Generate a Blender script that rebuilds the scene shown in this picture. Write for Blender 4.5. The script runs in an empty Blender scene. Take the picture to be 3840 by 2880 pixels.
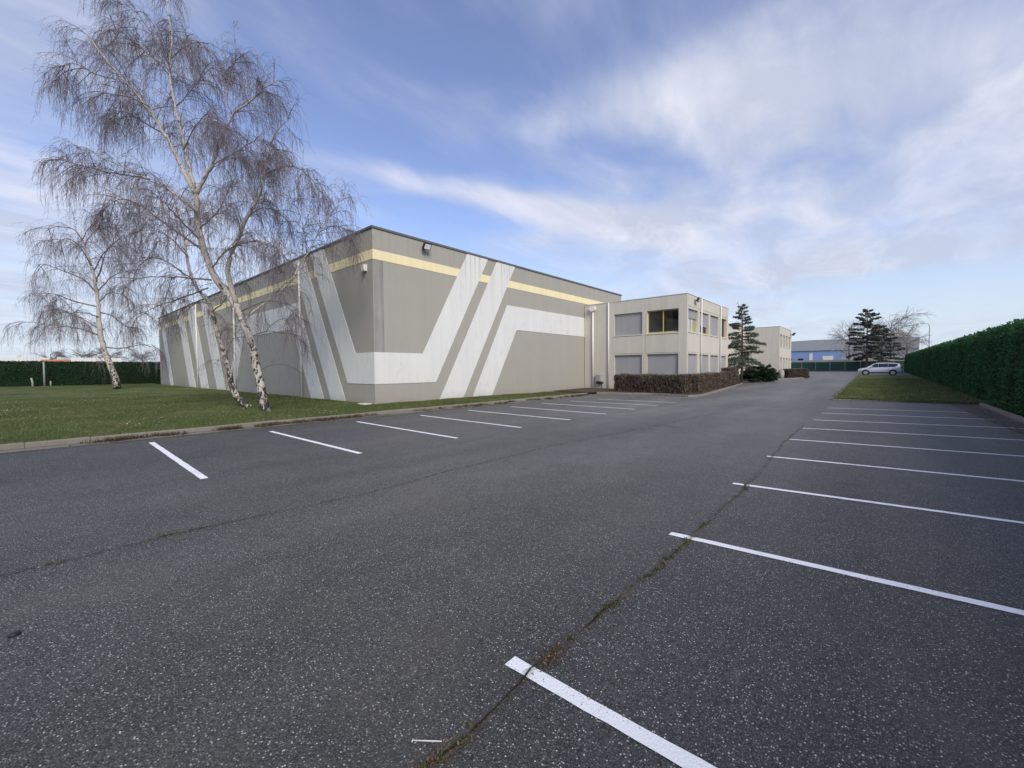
import bpy, math, random
import numpy as np
from mathutils import Vector, Matrix
random.seed(7); rng = np.random.default_rng(11)
S = bpy.context.scene; C = S.collection
R = math.radians

# ------------------------------------------------------------------ camera
CAMH = 1.6; FPX = 1575.2; PITCH = .0347048; ROLL = -.0071815; YAW = -.7191167   # photo is 3840 x 2880
_F = np.array([math.sin(YAW)*math.cos(PITCH), math.cos(YAW)*math.cos(PITCH), -math.sin(PITCH)])
_Rt = np.array([math.cos(YAW), -math.sin(YAW), 0.]); _U = np.cross(_Rt, _F)
_R2 = math.cos(ROLL)*_Rt + math.sin(ROLL)*_U; _U2 = -math.sin(ROLL)*_Rt + math.cos(ROLL)*_U
cd = bpy.data.cameras.new('camera'); cam = bpy.data.objects.new('camera', cd); C.objects.link(cam)
cd.sensor_width = 36; cd.lens = FPX/3840*36; cd.clip_end = 3000; cd.clip_start = .05
cam.matrix_world = Matrix(((_R2[0], _U2[0], -_F[0], 0), (_R2[1], _U2[1], -_F[1], 0), (_R2[2], _U2[2], -_F[2], CAMH), (0, 0, 0, 1)))
S.camera = cam

# ------------------------------------------------------------------ world, sun, exposure
SUN_AZ, SUN_EL = 118, 36                                  # degrees from +Y towards +X
w = bpy.data.worlds.new('World'); S.world = w; w.use_nodes = True
def build_world():
    nt = w.node_tree; nt.nodes.clear(); N = nt.nodes.new; L = nt.links.new
    out = N('ShaderNodeOutputWorld'); bg = N('ShaderNodeBackground'); L(bg.outputs[0], out.inputs[0])
    bg.inputs[1].default_value = .1
    sky = N('ShaderNodeTexSky'); sky.sky_type = 'NISHITA'; sky.sun_disc = False
    sky.sun_elevation = R(SUN_EL); sky.sun_rotation = R(SUN_AZ); sky.air_density = 1.0; sky.dust_density = 1.0; sky.ozone_density = 3.0
    tc = N('ShaderNodeTexCoord')
    sep = N('ShaderNodeSeparateXYZ'); L(tc.outputs['Generated'], sep.inputs[0])
    def m(op, a, b=None, c=None, clamp=False):
        n = N('ShaderNodeMath'); n.operation = op; n.use_clamp = clamp
        for i, v in enumerate((a, b, c)):
            if v is None: continue
            if isinstance(v, (int, float)): n.inputs[i].default_value = v
            else: L(v, n.inputs[i])
        return n.outputs[0]
    zz = m('ADD', m('MAXIMUM', sep.outputs[2], 0), .1)
    px, py = m('DIVIDE', sep.outputs[0], zz), m('DIVIDE', sep.outputs[1], zz)
    comb = N('ShaderNodeCombineXYZ'); L(px, comb.inputs[0]); L(py, comb.inputs[1])
    def noise(scale, rot, st, detail=6, rough=.55, dist=0, off=(0, 0, 0)):
        mp = N('ShaderNodeMapping'); L(comb.outputs[0], mp.inputs[0])
        mp.inputs['Rotation'].default_value = (0, 0, R(rot)); mp.inputs['Scale'].default_value = (st[0], st[1], 1); mp.inputs['Location'].default_value = off
        n = N('ShaderNodeTexNoise'); n.inputs['Scale'].default_value = scale; n.inputs['Detail'].default_value = detail
        n.inputs['Roughness'].default_value = rough; n.inputs['Distortion'].default_value = dist
        L(mp.outputs[0], n.inputs[0]); return n.outputs[0]
    def blob(cx, cy, sx, sy, rot):                            # a cloud bank of the layer overhead
        c, s = math.cos(R(rot)), math.sin(R(rot))
        dx, dy = m('SUBTRACT', px, cx), m('SUBTRACT', py, cy)
        u = m('MULTIPLY', m('ADD', m('MULTIPLY', dx, c), m('MULTIPLY', dy, s)), 1/sx)
        v = m('MULTIPLY', m('SUBTRACT', m('MULTIPLY', dy, c), m('MULTIPLY', dx, s)), 1/sy)
        return m('EXPONENT', m('MULTIPLY', m('ADD', m('MULTIPLY', u, u), m('MULTIPLY', v, v)), -1))
    big = noise(.85, 14, (1.0, .55), 5, .55, .5, (3.1, 1.7, 0))
    fine = noise(2.3, 24, (1.3, .75), 8, .52, .8, (.4, 7.2, 0))
    wisp = noise(3.0, 33, (2.6, .42), 9, .62, .7, (5.4, 2.2, 0))
    cover = m('ADD', m('MULTIPLY', big, .8), m('ADD', m('MULTIPLY', fine, .62), m('MULTIPLY', wisp, .17)))
    for args, a in CLOUDS:
        cover = m('ADD', cover, m('MULTIPLY', blob(*args), a))
    mask = N('ShaderNodeMapRange'); mask.interpolation_type = 'SMOOTHSTEP'
    mask.inputs[1].default_value = .60; mask.inputs[2].default_value = 1.25; mask.inputs[3].default_value = .07; mask.inputs[4].default_value = .96
    L(cover, mask.inputs[0])
    thick = N('ShaderNodeMapRange'); thick.inputs[1].default_value = .42; thick.inputs[2].default_value = .64; L(noise(1.7, 40, (1.4, .7), 8, .6, .6, (9, 3, 0)), thick.inputs[0])
    # cirrus thins into even haze towards the horizon
    hz = N('ShaderNodeMapRange'); hz.interpolation_type = 'SMOOTHSTEP'
    hz.inputs[1].default_value = .34; hz.inputs[2].default_value = .0; hz.inputs[3].default_value = 0; hz.inputs[4].default_value = .85
    L(sep.outputs[2], hz.inputs[0])
    hs = N('ShaderNodeHueSaturation'); hs.inputs['Saturation'].default_value = SKY[0]; hs.inputs['Value'].default_value = SKY[1]; hs.inputs['Hue'].default_value = SKY[2]
    L(sky.outputs[0], hs.inputs['Color'])
    mx = N('ShaderNodeMixRGB'); L(hz.outputs[0], mx.inputs[0]); L(hs.outputs[0], mx.inputs[1]); mx.inputs[2].default_value = HAZE
    mx2 = N('ShaderNodeMixRGB'); L(mask.outputs[0], mx2.inputs[0]); L(mx.outputs[0], mx2.inputs[1]); cc = N('ShaderNodeMixRGB'); L(thick.outputs[0], cc.inputs[0]); cc.inputs[1].default_value = CLOUDG; cc.inputs[2].default_value = CLOUDC; L(cc.outputs[0], mx2.inputs[2])
    L(mx2.outputs[0], bg.inputs[0])
CLOUDS = [((-3.2, .1, 1.6, .9, 0), .26), ((-1.3, 1.5, .95, .15, 66), .36), ((-.25, 1.9, .9, 1.0, 20), .16), ((.3, 2.6, 1.0, 1.3, 0), .16), ((-.95, 2.15, .5, .3, 40), .3), ((-.42, 1.36, .5, .14, 28), .22),
          ((-1.35, .98, .85, .18, 62), -.26), ((-.9, .6, .6, .4, 30), -.24), ((-1.62, 1.32, .5, .12, 70), -.20), ((-.62, 1.0, .4, .16, 20), -.14), ((-.72, 1.58, .34, .12, 60), -.18),
          ((-.6, 3.4, 1.6, .35, 0), .2), ((0, 4.1, .6, .35, 0), -.2), ((-1.5, .0, .6, .5, 0), .16)]
SKY = (1.0, .99, .514)
HAZE = (3.35, 3.85, 4.5, 1); CLOUDC = (4.0, 4.12, 4.7, 1); CLOUDG = (2.95, 3.2, 3.95, 1)
build_world()
sl = bpy.data.lights.new('sun', 'SUN'); sun = bpy.data.objects.new('sun', sl); C.objects.link(sun)
sl.energy = 1.5; sl.angle = R(24); sl.color = (1, .92, .79)
sd = Vector((math.sin(R(SUN_AZ))*math.cos(R(SUN_EL)), math.cos(R(SUN_AZ))*math.cos(R(SUN_EL)), math.sin(R(SUN_EL))))
sun.rotation_euler = sd.to_track_quat('Z', 'Y').to_euler()
vs = S.view_settings; vs.view_transform = 'Standard'; vs.look = 'None'; vs.exposure = 1.0; vs.gamma = 1

# ------------------------------------------------------------------ helpers
def ray(x, y): return _F + _R2*(x-1920)/FPX - _U2*(y-1440)/FPX
def at_depth(x, y, d): return ray(x, y)*d + np.array([0, 0, CAMH])
def zt(Y): return .008*max(0., min(Y, 140.)-22.)              # the yard climbs gently away from the camera

def link(o, parent=None):
    C.objects.link(o)
    if parent is not None: o.parent = parent
    return o
def tag(o, label=None, cat=None, group=None, kind=None):
    for k, v in (('label', label), ('category', cat), ('group', group), ('kind', kind)):
        if v: o[k] = v
    return o
def empty(name, loc=(0, 0, 0), rz=0):
    o = bpy.data.objects.new(name, None); o.location = loc; o.rotation_euler = (0, 0, rz); o.empty_display_size = .2
    return link(o)
class MB:
    def __init__(s): s.v = []; s.f = []
    def face(s, pts):
        n = len(s.v); s.v += [tuple(p) for p in pts]; s.f.append(tuple(range(n, n+len(pts)))); return s
    def box(s, x0, x1, y0, y1, z0, z1, b=0):
        n = len(s.v)
        if b:
            P = []
            for z, i in ((z0, b), (z0+b, 0), (z1-b, 0), (z1, b)):
                P += [(x0+i, y0+i, z), (x1-i, y0+i, z), (x1-i, y1-i, z), (x0+i, y1-i, z)]
            s.v += P; s.f += [(n+3, n+2, n+1, n), (n+12, n+13, n+14, n+15)]
            for r in range(3):
                for k in range(4): a = n+4*r; s.f.append((a+k, a+(k+1) % 4, a+4+(k+1) % 4, a+4+k))
            return s
        s.v += [(x0, y0, z0), (x1, y0, z0), (x1, y1, z0), (x0, y1, z0), (x0, y0, z1), (x1, y0, z1), (x1, y1, z1), (x0, y1, z1)]
        s.f += [tuple(n+i for i in q) for q in ((3, 2, 1, 0), (4, 5, 6, 7), (0, 1, 5, 4), (1, 2, 6, 5), (2, 3, 7, 6), (3, 0, 4, 7))]
        return s
    def prism(s, poly, a, b, axis):
        """poly of (u,v) extruded between a and b along axis: 'x' -> (a,u,v), 'y' -> (u,a,v), 'z' -> (u,v,a)"""
        f = {'x': lambda u, v, t: (t, u, v), 'y': lambda u, v, t: (u, t, v), 'z': lambda u, v, t: (u, v, t)}[axis]
        n = len(s.v); k = len(poly)
        s.v += [f(u, v, a) for u, v in poly] + [f(u, v, b) for u, v in poly]
        s.f += [tuple(n+i for i in range(k)), tuple(n+k+i for i in reversed(range(k)))]
        s.f += [(n+i, n+k+i, n+k+(i+1) % k, n+(i+1) % k) for i in range(k)]
        return s
    def tube(s, pts, rad, sides=8, cap=True):
        pts = [np.array(p, float) for p in pts]; n0 = len(s.v); k = len(pts)
        if np.isscalar(rad): rad = [rad]*k
        for i, p in enumerate(pts):
            t = pts[min(i+1, k-1)]-pts[max(i-1, 0)]; t /= np.linalg.norm(t)+1e-9
            a = np.cross(t, (0, 0, 1) if abs(t[2]) < .9 else (1, 0, 0)); a /= np.linalg.norm(a); b = np.cross(t, a)
            for j in range(sides):
                q = 2*math.pi*j/sides; s.v.append(tuple(p+rad[i]*(a*math.cos(q)+b*math.sin(q))))
        for i in range(k-1):
            for j in range(sides):
                s.f.append((n0+i*sides+j, n0+i*sides+(j+1) % sides, n0+(i+1)*sides+(j+1) % sides, n0+(i+1)*sides+j))
        if cap: s.f += [tuple(n0+j for j in reversed(range(sides))), tuple(n0+(k-1)*sides+j for j in range(sides))]
        return s
    def mesh(s, name, mat, smooth=False):
        me = bpy.data.meshes.new(name); me.from_pydata(s.v, [], s.f)
        import bmesh
        bm = bmesh.new(); bm.from_mesh(me); bmesh.ops.recalc_face_normals(bm, faces=bm.faces); bm.to_mesh(me); bm.free()
        me.materials.append(mat)
        if smooth: me.polygons.foreach_set('use_smooth', [True]*len(me.polygons))
        me.update(); return me
    def build(s, name, mat, parent=None, smooth=False):
        return link(bpy.data.objects.new(name, s.mesh(name, mat, smooth)), parent)
def np_mesh(name, v, f, mat, smooth=False):
    v = np.asarray(v, np.float32); f = np.asarray(f, np.int32); me = bpy.data.meshes.new(name); k = f.shape[1]
    me.vertices.add(len(v)); me.vertices.foreach_set('co', v.ravel())
    me.loops.add(f.size); me.loops.foreach_set('vertex_index', f.ravel())
    me.polygons.add(len(f)); me.polygons.foreach_set('loop_start', np.arange(0, f.size, k, dtype=np.int32))
    if smooth: me.polygons.foreach_set('use_smooth', np.ones(len(f), bool))
    me.materials.append(mat); me.update(calc_edges=True); me.validate(); return me
def np_obj(name, v, f, mat, parent=None, smooth=False): return link(bpy.data.objects.new(name, np_mesh(name, v, f, mat, smooth)), parent)

# ------------------------------------------------------------------ materials
def material(name, build):
    mt = bpy.data.materials.new(name); mt.use_nodes = True; nt = mt.node_tree; nt.nodes.clear()
    out = nt.nodes.new('ShaderNodeOutputMaterial'); b = nt.nodes.new('ShaderNodeBsdfPrincipled'); nt.links.new(b.outputs[0], out.inputs[0])
    b.inputs['Roughness'].default_value = .8; b.inputs['Specular IOR Level'].default_value = .3
    build(nt, b, G(nt)); return mt
class G:
    def __init__(s, nt): s.nt = nt; s.N = nt.nodes.new; s.L = nt.links.new
    def co(s, scale=(1, 1, 1), rot=(0, 0, 0), kind='Object'):
        t = s.N('ShaderNodeTexCoord'); mp = s.N('ShaderNodeMapping'); mp.inputs['Scale'].default_value = scale; mp.inputs['Rotation'].default_value = rot
        if kind == 'World': ge = s.N('ShaderNodeNewGeometry'); s.L(ge.outputs['Position'], mp.inputs[0])
        else: s.L(t.outputs[kind], mp.inputs[0])
        return mp.outputs[0]
    def noise(s, scale, detail=4, rough=.55, co=None, dist=0):
        n = s.N('ShaderNodeTexNoise'); n.inputs['Scale'].default_value = scale; n.inputs['Detail'].default_value = detail; n.inputs['Roughness'].default_value = rough; n.inputs['Distortion'].default_value = dist
        s.L(co if co is not None else s.co(kind='World'), n.inputs['Vector']); return n.outputs[0]
    def voro(s, scale, co=None, feat='F1', out='Distance'):
        n = s.N('ShaderNodeTexVoronoi'); n.feature = feat; n.inputs['Scale'].default_value = scale
        s.L(co if co is not None else s.co(kind='World'), n.inputs['Vector']); return n.outputs[out]
    def ramp(s, fac, stops):
        r = s.N('ShaderNodeValToRGB'); e = r.color_ramp.elements
        while len(e) < len(stops): e.new(.5)
        for q, (p, c) in zip(e, stops):
            q.position = p; q.color = (*c, 1) if hasattr(c, '__len__') else (c, c, c, 1)
        s.L(fac, r.inputs[0]); return r.outputs[0]
    def mix(s, fac, a, b, mode='MIX'):
        n = s.N('ShaderNodeMixRGB'); n.blend_type = mode
        for i, v in enumerate((fac, a, b)):
            if isinstance(v, (int, float)): n.inputs[i].default_value = v if i == 0 else (v, v, v, 1)
            elif isinstance(v, tuple): n.inputs[i].default_value = (*v, 1)[:4]
            else: s.L(v, n.inputs[i])
        return n.outputs[0]
    def math(s, op, a, b=0):
        n = s.N('ShaderNodeMath'); n.operation = op
        for i, v in enumerate((a, b)):
            if isinstance(v, (int, float)): n.inputs[i].default_value = v
            else: s.L(v, n.inputs[i])
        return n.outputs[0]
    def bump(s, b, h, strength=.3, dist=.01):
        n = s.N('ShaderNodeBump'); n.inputs['Strength'].default_value = strength; n.inputs['Distance'].default_value = dist
        s.L(h, n.inputs['Height']); s.L(n.outputs[0], b.inputs['Normal'])
    def island(s):
        return s.N('ShaderNodeNewGeometry').outputs['Random Per Island']
    def pos(s):
        x = s.N('ShaderNodeSeparateXYZ'); s.L(s.N('ShaderNodeNewGeometry').outputs['Position'], x.inputs[0]); return x.outputs
M = {}
def asphalt(nt, b, g):
    x = g.pos(); wob = g.noise(.5, 4, .6)
    big = g.noise(.16, 6, .62); lanes = g.noise(1.0, 5, .6, co=g.co((.55, .06, 1), kind='World')); mid = g.noise(1.5, 6, .68); fine = g.noise(60, 3, .7)
    base = g.ramp(big, [(.3, (.055, .054, .053)), (.52, (.071, .0695, .067)), (.72, (.090, .088, .083))])
    base = g.mix(.8, base, g.ramp(lanes, [(.32, .6), (.68, 1.45)]), 'MULTIPLY')
    base = g.mix(.45, base, g.ramp(mid, [(.3, .55), (.7, 1.35)]), 'MULTIPLY')
    # the driving lane is polished paler by traffic, the bays darkened: hedge shade and lens falloff painted in
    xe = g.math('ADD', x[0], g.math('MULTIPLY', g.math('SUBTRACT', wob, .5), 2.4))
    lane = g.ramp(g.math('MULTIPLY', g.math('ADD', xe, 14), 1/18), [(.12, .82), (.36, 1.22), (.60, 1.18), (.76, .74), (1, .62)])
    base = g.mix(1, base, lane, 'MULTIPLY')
    grazing_tone = g.ramp(g.math('MULTIPLY', g.math('ADD', x[1], g.math('MULTIPLY', wob, 5)), .04), [(.08, .70), (.22, .88), (.38, 1.22), (.75, 1.75)])  # paler with distance: grazing sheen and lens falloff painted into the colour
    base = g.mix(1, base, grazing_tone, 'MULTIPLY')
    def stones(scale, lo, hi, r0, r1):
        ca = g.voro(scale, out='Color'); sp = g.N('ShaderNodeSeparateColor'); g.L(ca, sp.inputs[0]); d = g.voro(scale)
        return g.math('MULTIPLY', g.ramp(sp.outputs[0], [(lo, 0), (hi, 1)]), g.ramp(d, [(r0, 1), (r1, 0)])), sp, d
    m1, sp, d = stones(95, .42, .72, .25, .46); m2, sp2, d2 = stones(175, .30, .8, .28, .5)
    base = g.mix(.9, base, g.ramp(sp.outputs[1], [(.0, .3), (1, 1.25)]), 'MULTIPLY')
    base = g.mix(g.math('MULTIPLY', m2, .75), base, g.ramp(sp2.outputs[2], [(0, (.11, .106, .10)), (1, (.25, .242, .23))]))
    base = g.mix(g.math('MULTIPLY', m1, .85), base, g.ramp(sp.outputs[2], [(0, (.11, .107, .102)), (.5, (.23, .223, .212)), (.9, (.40, .39, .37)), (1, (.74, .72, .7))]))
    patch = g.ramp(g.noise(.55, 6, .65), [(.54, 0), (.70, .5)])
    base = g.mix(patch, base, (.098, .092, .072))
    pale = g.ramp(g.noise(1.3, 8, .72, dist=.8), [(.63, 0), (.72, .38)])
    base = g.mix(pale, base, (.20, .193, .178))
    oil = g.ramp(g.noise(.8, 5, .6, dist=.5), [(.28, .55), (.36, 0)])
    base = g.mix(oil, base, (.03, .029, .028))
    g.L(base, b.inputs['Base Color']); b.inputs['Roughness'].default_value = .68; b.inputs['Specular IOR Level'].default_value = .5
    h = g.math('ADD', g.math('MULTIPLY', d, -1.0), g.math('MULTIPLY', fine, .4)); g.bump(b, h, .75, .006)
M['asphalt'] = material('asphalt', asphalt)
def linepaint(nt, b, g):
    d = g.voro(80); pits = g.ramp(g.math('ADD', g.noise(60, 4, .7), g.math('MULTIPLY', g.noise(2.2, 5, .65), .34)), [(.49, 0), (.56, 1)])
    c = g.mix(pits, (.11, .108, .105), g.mix(g.noise(3.0, 5, .65), (.76, .77, .785), (.90, .91, .93)))
    g.L(c, b.inputs['Base Color']); b.inputs['Roughness'].default_value = .6; g.bump(b, g.math('MULTIPLY', d, -1), .5, .004)
M['paint'] = material('line_paint', linepaint)
def rough_paint(c0, c1, streak=.12, bumpk=.15, dirt=0.0, rough=.85, wash=0.0):
    def f(nt, b, g):
        n = g.noise(.9, 6, .6); st = g.noise(1.0, 6, .65, co=g.co((3.2, 3.2, .16), kind='World'))
        c = g.mix(n, c0, c1); c = g.mix(streak, c, g.ramp(st, [(.35, .62), (.6, 1.08)]), 'MULTIPLY')
        if dirt:
            dd = g.ramp(g.noise(2.4, 8, .75, co=g.co((1, 1, .45), kind='World')), [(.56, 0), (.72, dirt)])
            c = g.mix(dd, c, (.3, .29, .27))
        if wash:                                             # rain runs from the coping, soil splashed on the foot of the wall
            x = g.pos(); run = g.noise(1.0, 7, .7, co=g.co((5.5, 5.5, .10), kind='World'))
            k = g.math('MULTIPLY', g.ramp(run, [(.50, 0), (.68, 1)]), g.ramp(g.math('MULTIPLY', x[2], .125), [(.45, 0), (.80, .35), (.98, 1)]))
            c = g.mix(g.math('MULTIPLY', k, wash), c, (.17, .165, .155))
            sp = g.math('MULTIPLY', g.ramp(g.noise(1.8, 7, .7), [(.35, .2), (.65, 1)]), g.ramp(g.math('MULTIPLY', x[2], 1.0), [(.02, 1), (.5, 0)]))
            c = g.mix(g.math('MULTIPLY', sp, .5), c, (.24, .19, .14))
        g.L(c, b.inputs['Base Color']); b.inputs['Roughness'].default_value = rough
        g.bump(b, g.noise(70, 3, .7), bumpk, .008)
    return f
M['grey_wall'] = material('grey_render', rough_paint((.318, .305, .27), (.35, .336, .30), .08, .15, 0, .85, .3))
M['stained'] = material('stained_concrete', rough_paint((.20, .195, .185), (.34, .33, .305), .7))
M['white_band'] = material('white_band_paint', rough_paint((.60, .60, .585), (.69, .69, .675), .14, .15, .35, .85, .45))
M['yellow_band'] = material('yellow_band_paint', rough_paint((.76, .66, .40), (.80, .70, .45), .15))
M['cream'] = material('cream_render', rough_paint((.50, .47, .41), (.56, .53, .465), .2, .12, .2, .85, .3))
M['cream_trim'] = material('cream_trim', rough_paint((.58, .555, .495), (.63, .605, .545), .15, .1))
M['concrete'] = material('pale_concrete', rough_paint((.29, .275, .24), (.40, .38, .33), .3, .5, .5))
M['kerb'] = material('kerb_concrete', rough_paint((.17, .155, .128), (.27, .245, .20), .2, .8, .8))
M['gutter'] = material('gutter_concrete', rough_paint((.14, .135, .125), (.21, .195, .17), .1, .6, .3))
M['coping'] = material('dark_coping', rough_paint((.10, .105, .11), (.14, .145, .15), .2))
M['plastic_white'] = material('white_plastic', rough_paint((.66, .65, .62), (.72, .71, .68), .1, .02, 0, .5))
M['shutter'] = material('grey_shutter', rough_paint((.32, .32, .33), (.36, .36, .37), .2, .05, 0, .55))
M['frame_yellow'] = material('yellow_frame', rough_paint((.48, .38, .13), (.53, .42, .16), .1, .02, 0, .45))
M['metal_black'] = material('black_metal', rough_paint((.018, .018, .02), (.03, .03, .032), .1, .05, 0, .5))
M['metal_grey'] = material('grey_metal', rough_paint((.24, .25, .25), (.31, .32, .32), .2, .05, 0, .5))
M['roof'] = material('roof_gravel', rough_paint((.2, .2, .2), (.3, .3, .3), .1))
M['room'] = material('room_wall', rough_paint((.42, .41, .40), (.46, .45, .44), .05))
M['blue_clad'] = material('blue_cladding', rough_paint((.19, .27, .50), (.22, .30, .55), .15))
M['grey_clad'] = material('grey_cladding', rough_paint((.30, .31, .36), (.35, .36, .41), .15))
M['orange_roof'] = material('orange_roof', rough_paint((.42, .16, .09), (.5, .2, .12), .1))
M['fence_green'] = material('green_fence', rough_paint((.022, .062, .05), (.03, .08, .062), .2))
M['stake'] = material('weathered_wood', rough_paint((.25, .25, .22), (.34, .33, .29), .3))
def glass(nt, b, g):
    b.inputs['Base Color'].default_value = (.9, .95, .97, 1); b.inputs['Roughness'].default_value = .02
    tr = g.N('ShaderNodeBsdfTransparent'); tr.inputs[0].default_value = (.72, .76, .8, 1)
    gl = g.N('ShaderNodeBsdfGlossy'); gl.inputs['Roughness'].default_value = .03
    fr = g.N('ShaderNodeFresnel'); fr.inputs[0].default_value = 1.5
    mx = g.N('ShaderNodeMixShader'); g.L(fr.outputs[0], mx.inputs[0]); g.L(tr.outputs[0], mx.inputs[1]); g.L(gl.outputs[0], mx.inputs[2])
    out = [n for n in nt.nodes if n.type == 'OUTPUT_MATERIAL'][0]; g.L(mx.outputs[0], out.inputs[0])
M['glass'] = material('window_glass', glass)
def simple(name, col, rough=.5, metal=0, spec=.5, coat=0):
    def f(nt, b, g):
        n = g.noise(6, 3); c = g.mix(n, tuple(x*.92 for x in col), tuple(min(1, x*1.08) for x in col)); g.L(c, b.inputs['Base Color'])
        b.inputs['Roughness'].default_value = rough; b.inputs['Metallic'].default_value = metal; b.inputs['Specular IOR Level'].default_value = spec; b.inputs['Coat Weight'].default_value = coat
    return material(name, f)
M['car_paint'] = simple('silver_car_paint', (.62, .64, .70), .35, .25, .5, .8)
M['car_glass'] = simple('dark_car_glass', (.015, .018, .025), .08, 0, .6)
M['tyre'] = simple('tyre_rubber', (.018, .018, .02), .8)
M['rim'] = simple('alloy_rim', (.42, .42, .44), .35, .7)
M['red_lens'] = simple('red_lens', (.25, .01, .012), .2)
M['clear_lens'] = simple('clear_lens', (.6, .62, .66), .15)
M['lamp_glass'] = simple('lamp_glass', (.75, .77, .8), .15)
def leafmat(name, stops, trans=.25, patch=1.0, rough=.65):
    def f(nt, b, g):
        c = g.ramp(g.island(), stops)
        c = g.mix(.65, c, g.ramp(g.noise(patch, 4, .6), [(.3, .55), (.7, 1.35)]), 'MULTIPLY')
        g.L(c, b.inputs['Base Color']); b.inputs['Roughness'].default_value = rough; b.inputs['Specular IOR Level'].default_value = .2
        tl = g.N('ShaderNodeBsdfTranslucent'); g.L(c, tl.inputs[0])
        mx = g.N('ShaderNodeMixShader'); mx.inputs[0].default_value = trans; g.L(b.outputs[0], mx.inputs[1]); g.L(tl.outputs[0], mx.inputs[2])
        out = [n for n in nt.nodes if n.type == 'OUTPUT_MATERIAL'][0]; g.L(mx.outputs[0], out.inputs[0])
    return material(name, f)
M['cypress'] = leafmat('cypress_leaf', [(0, (.026, .082, .038)), (.5, (.046, .135, .056)), (.9, (.085, .20, .07)), (1, (.17, .15, .07))], .4, .8)
M['cypress_shaded'] = leafmat('shaded_cypress_leaf', [(0, (.010, .03, .014)), (.5, (.018, .05, .02)), (1, (.035, .075, .028))], .1, .8)  # darker copy of the cypress leaf, shade on the left hedge put into its colour
M['cypress_core'] = simple('cypress_core', (.010, .022, .012), .9, 0, .1)
M['copper'] = leafmat('copper_leaf', [(0, (.07, .045, .036)), (.4, (.13, .084, .064)), (.68, (.17, .115, .088)), (.76, (.06, .08, .036)), (.93, (.075, .095, .04)), (1, (.24, .19, .14))], .2, 1.2)
M['copper_core'] = simple('copper_core', (.035, .024, .018), .9, 0, .1)
M['cedar'] = leafmat('cedar_needle', [(0, (.07, .09, .072)), (.6, (.12, .145, .105)), (1, (.165, .185, .12))], .15, .9)
M['pine'] = leafmat('pine_needle', [(0, (.075, .082, .076)), (.6, (.11, .115, .10)), (1, (.16, .15, .125))], .1, .5)
M['shrub'] = leafmat('shrub_leaf', [(0, (.010, .026, .016)), (.7, (.022, .05, .026)), (1, (.05, .075, .03))], .1, 1.5)
M['grass_blade'] = leafmat('grass_blade', [(0, (.055, .082, .024)), (.45, (.10, .138, .038)), (.75, (.15, .168, .06)), (.9, (.23, .2, .11)), (1, (.32, .27, .165))], .3, .45)
M['moss'] = leafmat('moss', [(0, (.06, .085, .022)), (.5, (.10, .125, .035)), (.78, (.12, .095, .05)), (1, (.2, .16, .10))], .15, 3)
M['dry_weed'] = leafmat('dry_weed', [(0, (.05, .03, .022)), (.5, (.09, .055, .038)), (.8, (.06, .07, .025)), (1, (.2, .15, .09))], .15, 2)
M['litter'] = leafmat('dead_leaf', [(0, (.06, .03, .018)), (.5, (.13, .07, .04)), (.85, (.2, .13, .08)), (1, (.35, .27, .18))], .1, 5)
M['daisy'] = simple('daisy_petal', (.72, .73, .66), .6)
M['twig'] = leafmat('birch_twig', [(0, (.12, .097, .108)), (.5, (.17, .142, .155)), (1, (.25, .215, .225))], 0.0, .8, .7)
M['bare_twig'] = leafmat('bare_twig', [(0, (.24, .215, .22)), (1, (.36, .33, .33))], 0.0, .3, .8)
def bark(nt, b, g):
    x = g.pos()
    bands = g.noise(1.0, 5, .7, co=g.co((3.2, 3.2, 15), kind='World')); blot = g.noise(1.0, 6, .72, co=g.co((7, 7, 4.2), kind='World'), dist=.8)
    fis = g.math('ADD', blot, g.math('MULTIPLY', g.ramp(g.math('MULTIPLY', x[2], .1), [(0, 1), (.06, .7), (.34, .3), (.6, .05)]), .21))
    k1 = g.ramp(fis, [(.59, 0), (.64, 1)]); k2 = g.ramp(bands, [(.60, 0), (.68, .75)])
    c = g.mix(g.noise(3, 4), (.36, .325, .28), (.55, .51, .46))
    c = g.mix(k2, c, (.16, .13, .115)); c = g.mix(k1, c, (.035, .03, .028))
    g.L(c, b.inputs['Base Color']); b.inputs['Roughness'].default_value = .75; g.bump(b, g.math('SUBTRACT', 1, fis), .6, .03)
M['birch_bark'] = material('birch_bark', bark)
M['limb_bark'] = material('limb_bark', rough_paint((.13, .10, .095), (.24, .20, .18), .4, .5))
M['dark_bark'] = material('dark_bark', rough_paint((.07, .055, .045), (.12, .10, .085), .5, .8))
def lawn(nt, b, g):
    n1 = g.noise(.35, 6, .65); n2 = g.noise(5, 5, .7); n3 = g.noise(38, 3, .7)
    c = g.ramp(n1, [(.3, (.054, .078, .023)), (.48, (.085, .116, .035)), (.6, (.13, .138, .055)), (.72, (.19, .165, .088))])
    c = g.mix(.7, c, g.ramp(n2, [(.3, .6), (.7, 1.3)]), 'MULTIPLY'); c = g.mix(.7, c, g.ramp(n3, [(.3, .5), (.7, 1.4)]), 'MULTIPLY')
    g.L(c, b.inputs['Base Color']); b.inputs['Roughness'].default_value = .9; b.inputs['Specular IOR Level'].default_value = .1; g.bump(b, n3, .8, .04)
M['lawn'] = material('lawn', lawn)
def soil(nt, b, g):
    n = g.noise(6, 6, .7); c = g.ramp(n, [(.3, (.035, .028, .02)), (.55, (.075, .058, .04)), (.68, (.055, .06, .025)), (.8, (.14, .115, .085))])
    g.L(c, b.inputs['Base Color']); b.inputs['Roughness'].default_value = .95; g.bump(b, g.noise(45, 4, .7), .8, .02)
M['soil'] = material('soil', soil)
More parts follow.
